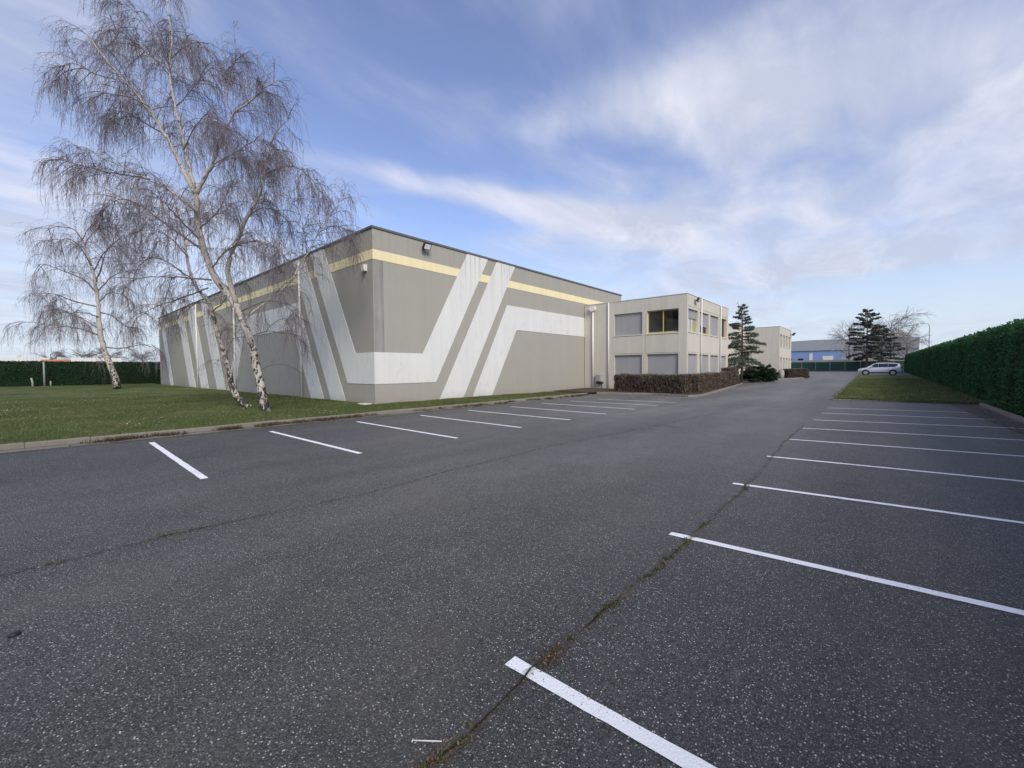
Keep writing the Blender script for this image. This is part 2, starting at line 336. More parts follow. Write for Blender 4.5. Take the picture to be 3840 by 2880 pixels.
def dust(nt, b, g):                                          # loose dust and soil film that thins out at its edges
    n = g.noise(14, 6, .75); c = g.ramp(g.noise(7, 5, .7), [(.3, (.075, .06, .043)), (.48, (.14, .118, .088)), (.6, (.10, .09, .055)), (.75, (.27, .25, .215))])
    g.L(c, b.inputs['Base Color']); b.inputs['Roughness'].default_value = .95
    tr = g.N('ShaderNodeBsdfTransparent'); mx = g.N('ShaderNodeMixShader'); g.L(g.math('MULTIPLY', g.ramp(n, [(.42, 0), (.60, .8)]), g.ramp(g.noise(.9, 5, .65), [(.38, .25), (.55, 1)])), mx.inputs[0]); g.L(tr.outputs[0], mx.inputs[1]); g.L(b.outputs[0], mx.inputs[2])
    out = [q for q in nt.nodes if q.type == 'OUTPUT_MATERIAL'][0]; g.L(mx.outputs[0], out.inputs[0])
M['dust'] = material('dust_film', dust)
M['crack'] = simple('crack_gap', (.036, .029, .021), 1, 0, 0)

# ------------------------------------------------------------------ ground, car park, lawns
def grid_obj(name, xs, ys, zf, mat, kind='structure', parent=None):
    X, Y = np.meshgrid(xs, ys); Z = np.vectorize(zf)(X, Y); nx, ny = len(xs), len(ys)
    v = np.stack([X.ravel(), Y.ravel(), Z.ravel()], 1)
    i, j = np.meshgrid(np.arange(nx-1), np.arange(ny-1)); a = (j*nx+i).ravel()
    o = np_obj(name, v, np.stack([a, a+1, a+nx+1, a+nx], 1), mat, parent, True)
    if kind: o['kind'] = kind
    return o
grid_obj('ground', np.linspace(-1500, 1500, 7), np.array([-1500, -40, 0, 22, 60, 100, 140, 1500.]), lambda x, y: zt(y)-.12, M['lawn'])
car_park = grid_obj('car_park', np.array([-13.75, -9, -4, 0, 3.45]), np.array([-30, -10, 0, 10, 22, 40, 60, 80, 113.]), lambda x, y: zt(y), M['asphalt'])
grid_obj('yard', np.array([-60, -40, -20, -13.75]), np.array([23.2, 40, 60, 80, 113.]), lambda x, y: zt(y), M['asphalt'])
from mathutils import noise as mnoise
def lawn_z(x, y): return .055+.05*mnoise.noise((x*.35, y*.35, 1.3))+.02*mnoise.noise((x*1.3, y*1.3, 4))+(.0 if x > -16 else min(.06, (-16-x)*.012))
lawn_o = grid_obj('lawn', np.concatenate([np.linspace(-110, -30, 60), np.linspace(-29.4, -13.66, 60)]), np.linspace(-60, 10.3, 150), lambda x, y: lawn_z(x, y), M['lawn'])
grid_obj('lawn_strip', np.linspace(-17.4, -13.66, 16), np.linspace(10.3, 23.4, 50), lambda x, y: lawn_z(x, y), M['lawn'])
# right island
def isl_left(y): return np.interp(y, [25, 34, 56, 73], [-1.62, -1.7, -1.85, -1.95])
isl = []
ys = np.linspace(25.45, 72.5, 60)
for y in ys:
    for t in np.linspace(0, 1, 14):
        x = isl_left(y)*(1-t)+3.4*t; isl.append((x, y+.22*t*(1 if y < 40 else 0), zt(y)+.09+.03*mnoise.noise((x*.7, y*.5, 2))))
a = np.array([j*14+i for j in range(59) for i in range(13)]); o = np_obj('grass_island', isl, np.stack([a, a+1, a+15, a+14], 1), M['lawn'], None, True); o['kind'] = 'structure'
# planter bed in front of the office
bed = [(-13.4, 23.9), (-10.1, 24.3), (-7.75, 23.75), (-7.62, 25.2), (-8.05, 29.9), (-8.7, 36), (-9.3, 41.5), (-9.3, 41.6), (-14.2, 41.6), (-14.2, 28.1), (-17.0, 28.1), (-17.0, 23.4), (-13.6, 23.2)]
mb = MB().face([(x, y, zt(y)+.10) for x, y in bed]); o = mb.build('planting_bed', M['soil']); o['kind'] = 'structure'
bed2 = [(-10.2, 49.5), (-6.9, 60), (-7.3, 63), (-13.4, 63), (-13.4, 49.5)]
o = MB().face([(x, y, zt(y)+.10) for x, y in bed2]).build('planting_bed', M['soil']); o['kind'] = 'structure'

# kerbs, one stone after another
kerb_mesh = MB().box(-.07, .07, -.492, .492, -.12, .115, .012).mesh('kerb_stone', M['kerb'])
def kerb_run(name, pts, z=0):
    k = empty(name); k['kind'] = 'structure'
    for (x0, y0), (x1, y1) in zip(pts[:-1], pts[1:]):
        L = math.hypot(x1-x0, y1-y0); n = max(1, round(L)); ang = math.atan2(y1-y0, x1-x0)-math.pi/2
        for i in range(n):
            t = (i+.5)/n; o = bpy.data.objects.new('kerb_stone', kerb_mesh); link(o, k)
            y = y0+(y1-y0)*t
            o.location = (x0+(x1-x0)*t+random.uniform(-.008, .008), y, zt(y)+z+random.uniform(-.008, .006)); o.rotation_euler = (random.uniform(-.01, .01), random.uniform(-.02, .02), ang+random.uniform(-.006, .006)); o.scale = (1, L/n*1.008, 1)
    return k
kerb_run('kerb', [(-13.66, -14), (-13.64, 22.6)])
kerb_run('kerb', [(-13.5, 23.6), (-10.05, 24.15), (-7.9, 23.55), (-7.55, 24.0), (-7.5, 25.2), (-7.95, 29.9), (-9.2, 41.5)])
kerb_run('kerb', [(-10.0, 49.6), (-6.75, 60)])
kerb_run('kerb', [(-1.70, 25.28), (-2.0, 72.4)], -.03)
kerb_run('kerb', [(-1.66, 25.2), (3.1, 25.5)], -.06)
kerb_run('kerb', [(3.12, 0), (3.08, 24.9)])
for nm, x0, x1 in (('gutter', -13.57, -13.18),):
    k = empty(nm); k['kind'] = 'structure'
    gm = MB().box(x0, x1, -.49, .49, -.05, .012, .004).mesh('gutter_slab', M['gutter'])
    for i in range(33): o = link(bpy.data.objects.new('gutter_slab', gm), k); o.location = (random.uniform(-.006, .006), -10+i*1.0, random.uniform(-.004, .002))
# painted bays
def paint_line(x0, x1, y, wd=.085, dy=0):
    n = max(6, int((x1-x0)/.12)); mb = MB(); up = []; lo = []
    for i in range(n+1):
        x = x0+(x1-x0)*i/n; yy = y+dy*i/n
        up.append((x, yy+wd/2+random.gauss(0, .0022), .005+zt(yy))); lo.append((x, yy-wd/2+random.gauss(0, .0022), .005+zt(yy)))
    for i in range(n): mb.face([lo[i], lo[i+1], up[i+1], up[i]])
    mb.build('parking_line', M['paint'], car_park)
for x0, x1, y0, y1 in [(-12.42, -7.56, 1.74, 1.65), (-12.16, -7.5, 4.13, 4.12), (-12.26, -7.4, 6.65, 6.5), (-12.2, -7.38, 9.0, 8.8), (-12.2, -7.28, 11.3, 11.08), (-11.9, -7.24, 13.5, 13.3), (-11.9, -7.22, 15.7, 15.55), (-11.6, -7.18, 17.65, 17.7), (-11.2, -7.12, 19.6, 19.7)]:
    paint_line(x0, x1, y0, .10, y1-y0)
for y, x1, dy in [(1.68, 2.9, .12), (4.02, 2.9, .3), (6.34, 2.9, .42), (8.68, 2.9, .44), (11.05, 2.9, .55), (13.3, 2.85, .75), (15.6, 2.8, 1.0), (18.1, 2.6, .75), (20.5, 2.3, .7)]:
    paint_line(-1.5, x1, y, .085, dy)

# cracks with dirt and moss
def tufts(name, pts, n_each, hgt, wid, mat, spread, lean=.5, parent=None):
    P = np.repeat(np.asarray(pts, float), n_each, 0); n = len(P)
    P[:, :2] += rng.normal(0, 1, (n, 2))*spread
    a = rng.uniform(0, 2*np.pi, n); h = hgt*rng.uniform(.4, 1.2, n); wv = wid*rng.uniform(.6, 1.3, n); d = np.stack([np.cos(a), np.sin(a), 0*a], 1)
    b = rng.uniform(0, 2*np.pi, n); ln = np.stack([np.cos(b), np.sin(b), 0*b], 1)*(h*lean*rng.uniform(.1, 1.3, n))[:, None]
    v = np.stack([P-d*wv[:, None]/2, P+d*wv[:, None]/2, P+ln+np.stack([0*h, 0*h, h], 1)], 1).reshape(-1, 3)
    o = np_obj(name, v, np.arange(3*n).reshape(-1, 3), mat, parent); o['kind'] = 'stuff'; return o
def crack(pts, w_gap, w_dust, moss_amt, moss_range, gap_end):
    path = []
    for (x0, y0), (x1, y1) in zip(pts[:-1], pts[1:]):
        n = max(2, int(math.hypot(x1-x0, y1-y0)/.06))
        for i in range(n): t = i/n; path.append((x0+(x1-x0)*t, y0+(y1-y0)*t))
    rv = lambda y, s, o: mnoise.noise((y*s, o, 0))
    path = [(x+.03*rv(y, 1.3, 2)+.014*rv(y, 6, 5), y) for x, y in path]
    d = MB(); gp = MB()
    for i in range(len(path)-1):
        q = []
        for k in (i, i+1):
            x, y = path[k]; wl = w_dust*(.6+.9*abs(rv(y, 2.2, 9)))*(.7+.6*rv(y, 9, 1)); wr = w_dust*(.6+.9*abs(rv(y, 2.0, 19)))*(.7+.6*rv(y, 8, 3)); q.append((x-wl, x+wr, y))
        d.face([(q[0][0], q[0][2], .0095), (q[0][1], q[0][2], .0095), (q[1][1], q[1][2], .0095), (q[1][0], q[1][2], .0095)])
        g0 = [max(0, w_gap*(.30+1.1*rv(path[k][1], 2.3, 4)+.7*rv(path[k][1], 13, 7))*min(1, max(0, 1.2-path[k][1]/gap_end))) for k in (i, i+1)]
        if max(g0) < .0008: continue
        g0 = [max(q_, .0006) for q_ in g0]
        gp.face([(path[i][0]-g0[0], path[i][1], .0135), (path[i][0]+g0[0], path[i][1], .0135), (path[i+1][0]+g0[1], path[i+1][1], .0135), (path[i+1][0]-g0[1], path[i+1][1], .0135)])
    d.build('crack_dirt', M['dust'], car_park); gp.build('crack_gap', M['crack'], car_park)
    mp = []
    for x, y in path:
        a = rv(y, 1.7, 33)+.35*rv(y, 5, 12)
        if a > moss_range: mp += [(x+random.gauss(0, .012), y+random.uniform(-.03, .03), .010) for _ in range(int((1+moss_amt*a)*max(0, 1.5-y/gap_end)+random.random()*.3))]
    tufts('crack_moss', mp, 16, .020, .011, M['moss'], .013, .8, car_park)
crack([(-5.3, -2.2), (-5.22, -.9), (-5.19, -.2), (-5.15, .25), (-5.2, .7), (-5.17, 1.3), (-5.07, 1.9), (-5.0, 2.9), (-5.1, 4.6), (-5.08, 7.2), (-4.7, 10.8), (-4.3, 15.9)], .009, .05, 1.5, .2, 2.6)
crack([(-1.30, .2), (-1.345, 1.0), (-1.33, 1.2), (-1.34, 1.45), (-1.36, 1.7), (-1.325, 1.95), (-1.34, 2.4), (-1.32, 3.1), (-1.30, 4.1), (-1.32, 5.1), (-1.31, 5.9), (-1.37, 7.7), (-1.5, 10.3), (-1.55, 14)], .012, .05, 3.6, -.08, 6)
# dead leaves caught at the crack, dirt by the right kerb, weeds along the gutter
def litter(name, n, fn, size, mat=M['litter'], parent=None):
    P = np.array([fn() for _ in range(n)]); a = rng.uniform(0, 2*np.pi, n); s = size*rng.uniform(.5, 1.4, n)
    e1 = np.stack([np.cos(a), np.sin(a), rng.uniform(-.3, .3, n)], 1)*s[:, None]; e2 = np.stack([-np.sin(a), np.cos(a), rng.uniform(-.4, .4, n)], 1)*(s*.45)[:, None]
    v = np.stack([P-e1, P-e2, P+e1, P+e2], 1).reshape(-1, 3); o = np_obj(name, v, np.arange(4*n).reshape(-1, 4), mat, parent); o['kind'] = 'stuff'; return o
litter('leaf_litter', 150, lambda: (-1.335+random.gauss(0, .03), 1.86+random.gauss(0, .07), .016+random.random()*.012), .009, parent=car_park)
litter('leaf_litter', 90, lambda: (-1.35+random.gauss(0, .03), 1.02+random.gauss(0, .08), .016+random.random()*.01), .008, parent=car_park)
litter('leaf_litter', 900, lambda: (2.95-abs(random.gauss(0, .28)), random.uniform(3, 25), .012), .022, parent=car_park)
litter('leaf_litter', 220, lambda: (random.uniform(-12, 3), random.uniform(.5, 16), .01), .009, parent=car_park)
litter('pale_chips', 160, lambda: (random.uniform(-9, -1), random.uniform(-.5, 7), .008), .010, M['concrete'], car_park)
MB().face([(2.55, 14, .006), (3.03, 14, .006), (3.03, 25.1, zt(25)+.006), (2.2, 25.1, zt(25)+.006), (2.35, 20, .006)]).build('kerb_dirt', M['dust'], car_park)
MB().face([(-13.55, -9, .0145), (-12.95, -9, .006), (-12.8, 8, .006), (-12.95, 22, .006), (-13.55, 22, .0145)]).build('gutter_dirt', M['dust'], car_park)
wp = []
for _ in range(46):
    y = random.uniform(3, 22.5)**1.0; x = -13.36+random.gauss(0, .10); wp += [(x+random.gauss(0, .08), y+random.gauss(0, .12), .012) for _ in range(random.randint(3, 14))]
for _ in range(9):
    y = random.uniform(1, 9); x = -13.38; wp += [(x+random.gauss(0, .07), y+random.gauss(0, .16), .012) for _ in range(30)]
tag(tufts('kerb_weeds', wp, 9, .10, .018, M['dry_weed'], .04, .7), 'dry brown weeds growing along the foot of the left kerb', 'weeds')
ep = [(isl_left(y)+random.gauss(0, .05), y, zt(y)+.06) for y in np.linspace(25.3, 70, 150)]+[(x, 25.32+random.gauss(0, .04), .05) for x in np.linspace(-1.6, 3.2, 160)]
tag(tufts('edge_grass', ep, 12, .11, .02, M['grass_blade'], .06, .7), 'ragged grass spilling over the kerb of the small lawn', 'grass')
# grass blades
def blades(name, n, xr, yr, zf, h, label, keep=lambda x, y: True):
    P = np.stack([rng.uniform(*xr, n), rng.uniform(*yr, n)], 1); Q = np.array([(x, y, zf(x, y)) for x, y in P if keep(x, y)])
    o = tufts(name, Q, 3, h, .016, M['grass_blade'], .03, .9); tag(o, label, 'grass')
blades('grass_blades', 42000, (-34, -13.72), (-14, 10.1), lambda x, y: lawn_z(x, y)-.005, .06, 'short winter grass of the lawn under the birches')
blades('grass_blades', 9000, (-17.05, -13.72), (10.1, 23.0), lambda x, y: lawn_z(x, y)-.005, .07, 'narrow strip of grass along the striped warehouse wall')
blades('grass_blades', 16000, (-1.6, 3.3), (25.5, 60), lambda x, y: zt(y)+.085, .06, 'short grass of the small lawn beside the tall hedge', lambda x, y: x > isl_left(y)+.08)
dz = []
for _ in range(130):
    cx, cy = random.uniform(-46, -15), random.uniform(-3, 10); k = mnoise.noise((cx*.3, cy*.3, 8))
    if k < -.05: continue
    for _ in range(random.randint(4, 26)):
        x, y = cx+random.gauss(0, .6), cy+random.gauss(0, .4)
        if y < 10.0 and x < -13.9: dz.append((x, y, lawn_z(x, y)+.055))
q = litter('daisies', len(dz), iter(dz).__next__, .022, M['daisy']); tag(q, 'scattered white daisies dotted over the lawn near the birches', 'daisies')

# ------------------------------------------------------------------ striped warehouse
X0, Y0, HB = -17.1, 10.157, 8.045; XL = -64.9; YE = 34.1
wh = empty('warehouse', (X0, Y0, 0)); tag(wh, 'large grey warehouse with white diagonal stripes and a yellow band', 'warehouse')
_mk = MB.build
def part(mb, name, mat, parent, smooth=False):               # child of a thing whose Empty is not at the origin
    o = mb.build(name, mat, parent, smooth)
    p = parent; off = Vector((0, 0, 0))
    while p is not None: off += p.location; p = p.parent
    o.location = -off if True else o.location
    return o
PW = lambda mb, name, mat, parent=wh, smooth=False: part(mb, name, mat, parent, smooth)
PW(MB().box(XL, X0, Y0, Y0+.3, -.3, HB-.1).box(X0-.3, X0, Y0+.3, YE, -.3, HB-.1).box(XL, XL+.3, Y0+.3, 60, -.3, HB-.1).box(XL+.3, X0-.3, YE-.3, YE, -.3, HB-.1), 'wall', M['grey_wall'])
PW(MB().box(XL+.3, X0-.3, Y0+.3, YE-.3, HB-.9, HB-.6), 'roof', M['roof'])
cop = MB().box(XL-.04, X0+.05, Y0-.05, Y0+.32, HB-.098, HB).box(X0-.32, X0+.05, Y0+.32, YE+.05, HB-.098, HB)
PW(cop, 'coping', M['coping'])
# face frames: s along the wall from the corner
def rp(poly, d=.02): return MB().prism([(Y0+s, z) for s, z in poly], X0+.002, X0+d, 'x')
def lp(poly, d=.02): return MB().prism([(X0-s, z) for s, z in poly], Y0-d, Y0-.002, 'y')
ZT = HB-.11; SL = 1.79
def band(s0, s1, z0=-.2, z1=ZT): return [(s0+z0/SL, z0), (s1+z0/SL, z0), (s1+z1/SL, z1), (s0+z1/SL, z1)]
bw1 = 'white_band'
# right face
PW(rp([(0.002, .98), (3.45, .98), (3.45+(ZT-.98)/SL, ZT), (2.65+(ZT-2.42)/SL, ZT), (2.65, 2.42), (.002, 2.42)]), bw1, M['white_band'])
PW(rp(band(3.64, 5.28)), bw1, M['white_band'])
PW(rp([(5.98-.2/SL, -.2), (7.53-.2/SL, -.2), (9.82, 4.05), (17.83, 4.05), (17.83, 5.5), (8.96, 5.5)]), bw1, M['white_band'])
def ye(s): return s
yz0, yz1 = 6.58, 7.01
def seg_yellow(fn, a, b):                                   # slanted ends follow the stripes
    (sa, ka), (sb, kb) = a, b
    return fn([(sa+(yz0/SL if ka else 0), yz0), (sb+(yz0/SL if kb else 0), yz0), (sb+(yz1/SL if kb else 0), yz1), (sa+(yz1/SL if ka else 0), yz1)], .014)
r1a, r1b = 2.65-2.42/SL, 3.45-.98/SL
PW(seg_yellow(rp, (.002, 0), (r1a-.004, 1)), 'yellow_band', M['yellow_band']); PW(seg_yellow(rp, (r1b+.004, 1), (3.636, 1)), 'yellow_band', M['yellow_band']); PW(seg_yellow(rp, (5.284, 1), (YE-Y0-.01, 0)), 'yellow_band', M['yellow_band'])
PW(rp([(.03, 2.43), (.52, 2.43), (.52, 6.56), (.03, 6.56)], .008), 'corner_panel', M['stained'])
PW(MB().box(X0+.002, X0+.035, Y0+.04, YE, -.2, .05), 'plinth', M['concrete'])
# left face
PW(lp([(-.018, .98), (2.44, .98), (2.44+(ZT-.98)/SL, ZT), (1.64+(ZT-2.42)/SL, ZT), (1.64, 2.42), (-.018, 2.42)]), bw1, M['white_band'])
PW(lp(band(2.63, 4.17)), bw1, M['white_band'])
PW(lp([(4.97-.2/SL, -.2), (6.52-.2/SL, -.2), (8.8, 4.05), (17.6, 4.05), (20.0, -.2), (21.9, -.2), (18.3, 5.5), (7.96, 5.5)]), bw1, M['white_band'])
stripes = [(22.0, 24.4), (26.9, 29.4), (31.3, 33.7), (40.8, 42.4)]
for a_, b_ in stripes: PW(lp(band(a_, b_)), bw1, M['white_band'])
l1a, l1b = 1.64-2.42/SL, 2.44-.98/SL
eds = [(-.012, 0), (l1a-.004, 1), (l1b+.004, 1), (2.626, 1), (4.174, 1)]
for a_, b_ in stripes: eds += [(a_-.004, 1), (b_+.004, 1)]
eds.append((47.7, 0))
for i in range(0, len(eds)-1, 2): PW(seg_yellow(lp, eds[i], eds[i+1]), 'yellow_band', M['yellow_band'])
for s in (7.59, 19.3, 30.17): PW(MB().tube([(X0-s, Y0-.1, .05), (X0-s, Y0-.1, HB-.25)], .055, 8), 'downpipe', M['plastic_white'], smooth=True)
tag(part(MB().box(-17.85, -17.3, 9.72, 10.1, -.02, .11, .01), 'concrete_slab', M['white_band'], None), 'pale concrete slab on the lawn at the warehouse corner', 'slab')
# roof edge trifles
PW(MB().box(X0-1.2, X0-.6, YE+.8, YE+1.4, 6.4, 6.75).box(X0-.5, X0-.1, YE+1.6, YE+2, 6.4, 6.65), 'roof_vent', M['metal_grey'])

def floodlight(loc, rz, label, sc=1.0, tilt=.5):
    e = empty('floodlight', loc, rz); e.scale = (sc,)*3          # local +x points away from the wall
    MB().box(0, .03, -.07, .07, -.09, .09, .005).build('wall_plate', M['metal_black'], e)
    MB().tube([(.02, 0, 0), (.24, 0, .02)], .022, 8).build('arm', M['metal_black'], e)
    c, s = math.cos(tilt), math.sin(tilt)
    hd = empty('tmp') if False else None
    mbh = MB().box(-.06, .06, -.21, .21, -.16, .16, .02)
    for k in range(5): mbh.box(-.10, -.06, -.17+.08*k, -.15+.08*k, -.13, .13)
    h = mbh.build('lamp_head', M['metal_black'], e); h.location = (.30, 0, .03); h.rotation_euler = (0, tilt, 0)
    MB().box(.0605, .068, -.17, .17, -.12, .12, .003).build('lens', M['lamp_glass'], h)
    tag(e, label, 'floodlight', 'floodlights on the walls')
    return e
floodlight((X0+.0, Y0+2.78, 7.62), 0, 'black floodlight high on the striped wall near the warehouse corner', 1.0)
floodlight((X0-9.9, Y0, 7.5), -math.pi/2, 'small dark floodlight on the warehouse wall behind the large birch', .9)
e = empty('wall_sensor', (X0-.59, Y0, 6.1)); tag(e, 'small white box sensor on the grey wall left of the warehouse corner', 'sensor')
MB().box(-.11, .11, -.16, 0, 0, .3, .015).build('housing', M['plastic_white'], e); MB().tube([(0, -.1, -.09), (0, -.1, 0)], .07, 10).build('sensor_eye', M['metal_black'], e)

# ------------------------------------------------------------------ office block
def wall_holes(mb, fr, u0, u1, z0, z1, holes, depth):
    """fr(u, z, d) -> xyz with d the distance into the wall; holes (u0,u1,z0,z1)"""
    us = sorted({u0, u1, *[h[0] for h in holes], *[h[1] for h in holes]}); zs = sorted({z0, z1, *[h[2] for h in holes], *[h[3] for h in holes]})
    for a, b in zip(us[:-1], us[1:]):
        for c, d in zip(zs[:-1], zs[1:]):
            if any(h[0] <= a and b <= h[1] and h[2] <= c and d <= h[3] for h in holes): continue
            mb.face([fr(a, c, 0), fr(b, c, 0), fr(b, d, 0), fr(a, d, 0)])
    for a, b, c, d in holes:
        mb.face([fr(a, c, 0), fr(a, c, depth), fr(a, d, depth), fr(a, d, 0)]); mb.face([fr(b, c, 0), fr(b, d, 0), fr(b, d, depth), fr(b, c, depth)])
        mb.face([fr(a, c, 0), fr(b, c, 0), fr(b, c, depth), fr(a, c, depth)]); mb.face([fr(a, d, 0), fr(a, d, depth), fr(b, d, depth), fr(b, d, 0)])
def fbox(mb, fr, u0, u1, z0, z1, d0, d1):
    P = [fr(u, z, d) for d in (d0, d1) for (u, z) in ((u0, z0), (u1, z0), (u1, z1), (u0, z1))]; n = len(mb.v); mb.v += P
    mb.f += [tuple(n+i for i in q) for q in ((3, 2, 1, 0), (4, 5, 6, 7), (0, 1, 5, 4), (1, 2, 6, 5), (2, 3, 7, 6), (3, 0, 4, 7))]
    return mb
def window(parent, fr, h, shutter=1.0, panes=2, depth=.22, label=None):
    u0, u1, z0, z1 = h; fw = .06; d0 = depth-.07
    f = MB(); fbox(f, fr, u0, u1, z0, z0+fw*1.6, d0, depth); fbox(f, fr, u0, u1, z1-fw, z1, d0, depth)
    for k in range(panes+1):
        c = u0+fw/2+(u1-u0-fw)*k/panes; fbox(f, fr, c-fw/2, c+fw/2, z0+fw*1.6, z1-fw, d0+.002, depth)
    wo = part(f, 'window', M['frame_yellow'], parent)
    if label: wo['label'] = label
    def sub(mb, name, mat): o = mb.build(name, mat, wo); return o
    if shutter < .995:
        for k in range(panes):
            a = u0+fw+(u1-u0-fw)*k/panes; b = u0+(u1-u0-fw)*(k+1)/panes
            sub(MB().face([fr(a, z0+fw*1.6, depth-.03), fr(b, z0+fw*1.6, depth-.03), fr(b, z1-fw, depth-.03), fr(a, z1-fw, depth-.03)]), 'glass_pane', M['glass'])
    if shutter > 0:
        zb = z1-(z1-z0)*shutter; n = max(2, int((z1-zb)/.055)); s = MB(); zz = np.linspace(zb, z1, n+1)
        for i in range(n):
            m_ = (zz[i]+zz[i+1])/2
            s.face([fr(u0+.015, zz[i], d0-.02), fr(u1-.015, zz[i], d0-.02), fr(u1-.015, m_, d0-.034), fr(u0+.015, m_, d0-.034)]); s.face([fr(u0+.015, m_, d0-.034), fr(u1-.015, m_, d0-.034), fr(u1-.015, zz[i+1], d0-.02), fr(u0+.015, zz[i+1], d0-.02)])
        fbox(s, fr, u0+.015, u1-.015, zb-.04, zb, d0-.04, d0-.015)
        sub(s, 'shutter', M['shutter'])
    fbx = MB(); fbox(fbx, fr, u0-.05, u1+.05, z0-.06, z0-.003, -.05, depth-.08); sub(fbx, 'sill', M['cream_trim'])
    return wo
XO, YJ, YO, HO = -9.436, 27.997, 37.79, 6.43
off = empty('office_block', (XO, YJ, 0)); tag(off, 'two storey cream office block with grey shutters and yellow window frames', 'office')
fF = lambda u, z, d: (u, YJ+d, z); fS = lambda u, z, d: (XO-d, u, z)
fh = [(-14.58, -12.46, 3.98, 5.52), (-12.12, -9.97, 3.98, 5.54), (-14.58, -12.48, .9, 2.56), (-12.12, -9.98, .9, 2.57)]
sh = [(28.25, 30.2, 4.0, 5.5), (30.58, 32.6, 4.0, 5.5), (32.96, 35.1, 4.0, 5.5), (35.5, 37.3, 4.0, 5.5), (28.25, 30.1, .9, 2.55), (30.55, 32.65, .9, 2.55), (33.02, 35.1, .9, 2.55), (35.48, 37.28, .9, 2.55)]
PO = lambda mb, name, mat, smooth=False: part(mb, name, mat, off, smooth)
mb = MB(); wall_holes(mb, fF, X0+.04, XO, -.3, HO, fh, .25); wall_holes(mb, fS, YJ, YO, -.3, HO, sh, .25)
mb.face([(X0, YO, -.3), (XO, YO, -.3), (XO, YO, HO), (X0, YO, HO)]); PO(mb, 'wall', M['cream'])
PO(MB().face([(X0, YJ+.3, HO-.25), (XO-.3, YJ+.3, HO-.25), (XO-.3, YO, HO-.25), (X0, YO, HO-.25)]), 'roof', M['roof'])
PO(MB().box(X0+.05, XO+.03, YJ-.03, YJ+.25, HO, HO+.035).box(XO-.25, XO+.03, YJ+.25, YO+.03, HO, HO+.035), 'coping', M['cream_trim'])
for h in fh[:2]:                                             # spandrel panels between the floors, joints left open
    PO(fbox(MB(), fF, h[0]-.1, h[1]+.1, 2.66, 3.88, -.018, -.001), 'spandrel_panel', M['cream'])
for h in sh[:4]: PO(fbox(MB(), fS, h[0]-.1, h[1]+.1, 2.66, 3.9, -.018, -.001), 'spandrel_panel', M['cream'])
for a, b in ((28.15, 30.66), (30.78, 35.34), (35.46, 37.7)): PO(fbox(MB(), fS, a, b, 5.66, HO-.06, -.018, -.001), 'parapet_panel', M['cream'])
for h, s in zip(fh, (1, 0, 1, 1)): window(off, fF, h, s, 2, label='unshuttered window with yellow frame' if s == 0 else None)
for h, s in zip(sh, (.36, .62, 1, 0, 1, 1, 1, 1)): window(off, fS, h, s, 2)
# the room behind the open windows
rm = MB(); x0, x1, y0, y1, z0, z1 = X0+.4, XO-.26, YJ+.26, YO-.1, 3.2, 5.75
rm.face([(x0, y1, z0), (x1, y1, z0), (x1, y1, z1), (x0, y1, z1)]); rm.face([(x0, y0, z0), (x0, y1, z0), (x0, y1, z1), (x0, y0, z1)]); rm.face([(x0, y0, z0), (x1, y0, z0), (x1, y1, z0), (x0, y1, z0)]); rm.face([(x0, y0, z1), (x1, y0, z1), (x1, y1, z1), (x0, y1, z1)])
rm.box(-12.2, -12.08, YJ+.3, YJ+3.2, 3.2, 5.75); rm.box(-12.0, -11.1, YJ+3.1, YJ+3.2, 3.2, 5.2)
PO(rm, 'room', M['room'])
for x, top in ((-15.0, 6.42), (-16.3, 5.95)): PO(MB().tube([(x, YJ-.09, .1), (x, YJ-.09, top)], .065 if top < 6 else .05, 10), 'downpipe', M['plastic_white'], True)
PO(MB().prism([(-16.52, 6.26), (-16.52, 6.02), (-16.42, 5.9), (-16.18, 5.9), (-16.08, 6.02), (-16.08, 6.26)], YJ-.26, YJ-.003, 'y'), 'rain_hopper', M['plastic_white'])
for y in (30.72, 35.4): PO(MB().tube([(XO+.08, y, .2), (XO+.08, y, HO)], .045, 10), 'downpipe', M['plastic_white'], True)
PO(MB().box(XO+.02, XO+.05, 35.36, 35.38, 0, 1), 'pipe_clip', M['metal_grey'])
floodlight((XO, 29.43, 6.12), 0, 'black floodlight near the top corner of the office block', .95)
e = empty('meter_box', (-15.8, YJ, .55)); tag(e, 'grey meter box with black base on the cream wall by the clipped hedge', 'meter box')
MB().box(-.2, .14, -.22, -.002, .12, .62, .015).build('housing', M['metal_grey'], e); MB().box(-.12, .32, -.3, -.002, -.06, .10, .015).build('bracket', M['metal_black'], e)
MB().tube([(.2, -.12, .1), (.26, -.14, -.3), (.2, -.12, -.5)], .03, 8).build('hose', M['metal_black'], e)

# rear office block and the wall that links them
YR = 62.0; zr = zt(62)
ro = empty('rear_office_block', (XO, YR, 0)); tag(ro, 'farther cream two storey block with narrow tall windows behind the conifer', 'office')
fS2 = lambda u, z, d: (XO-.1-d, u, z+zr)
rh = [(62.5+2.15*k, 63.9+2.15*k, z0, z1) for k in range(4) for z0, z1 in ((3.98, 5.5), (.7, 2.55))]
mb = MB(); wall_holes(mb, fS2, YR, 71.3, -.4, 6.45, rh, .3); X2 = XO-.1
mb.face([(X0, YR, zr-.4), (X2, YR, zr-.4), (X2, YR, zr+6.45), (X0, YR, zr+6.45)]); mb.face([(X0, 71.3, zr-.4), (X2, 71.3, zr-.4), (X2, 71.3, zr+6.45), (X0, 71.3, zr+6.45)]); mb.face([(X0, YR, zr+6.2), (X2, YR, zr+6.2), (X2, 71.3, zr+6.2), (X0, 71.3, zr+6.2)])
part(mb, 'wall', M['cream'], ro)
for h in rh: window(ro, fS2, h, 1 if h[2] < 2 else .5, 1, .3)
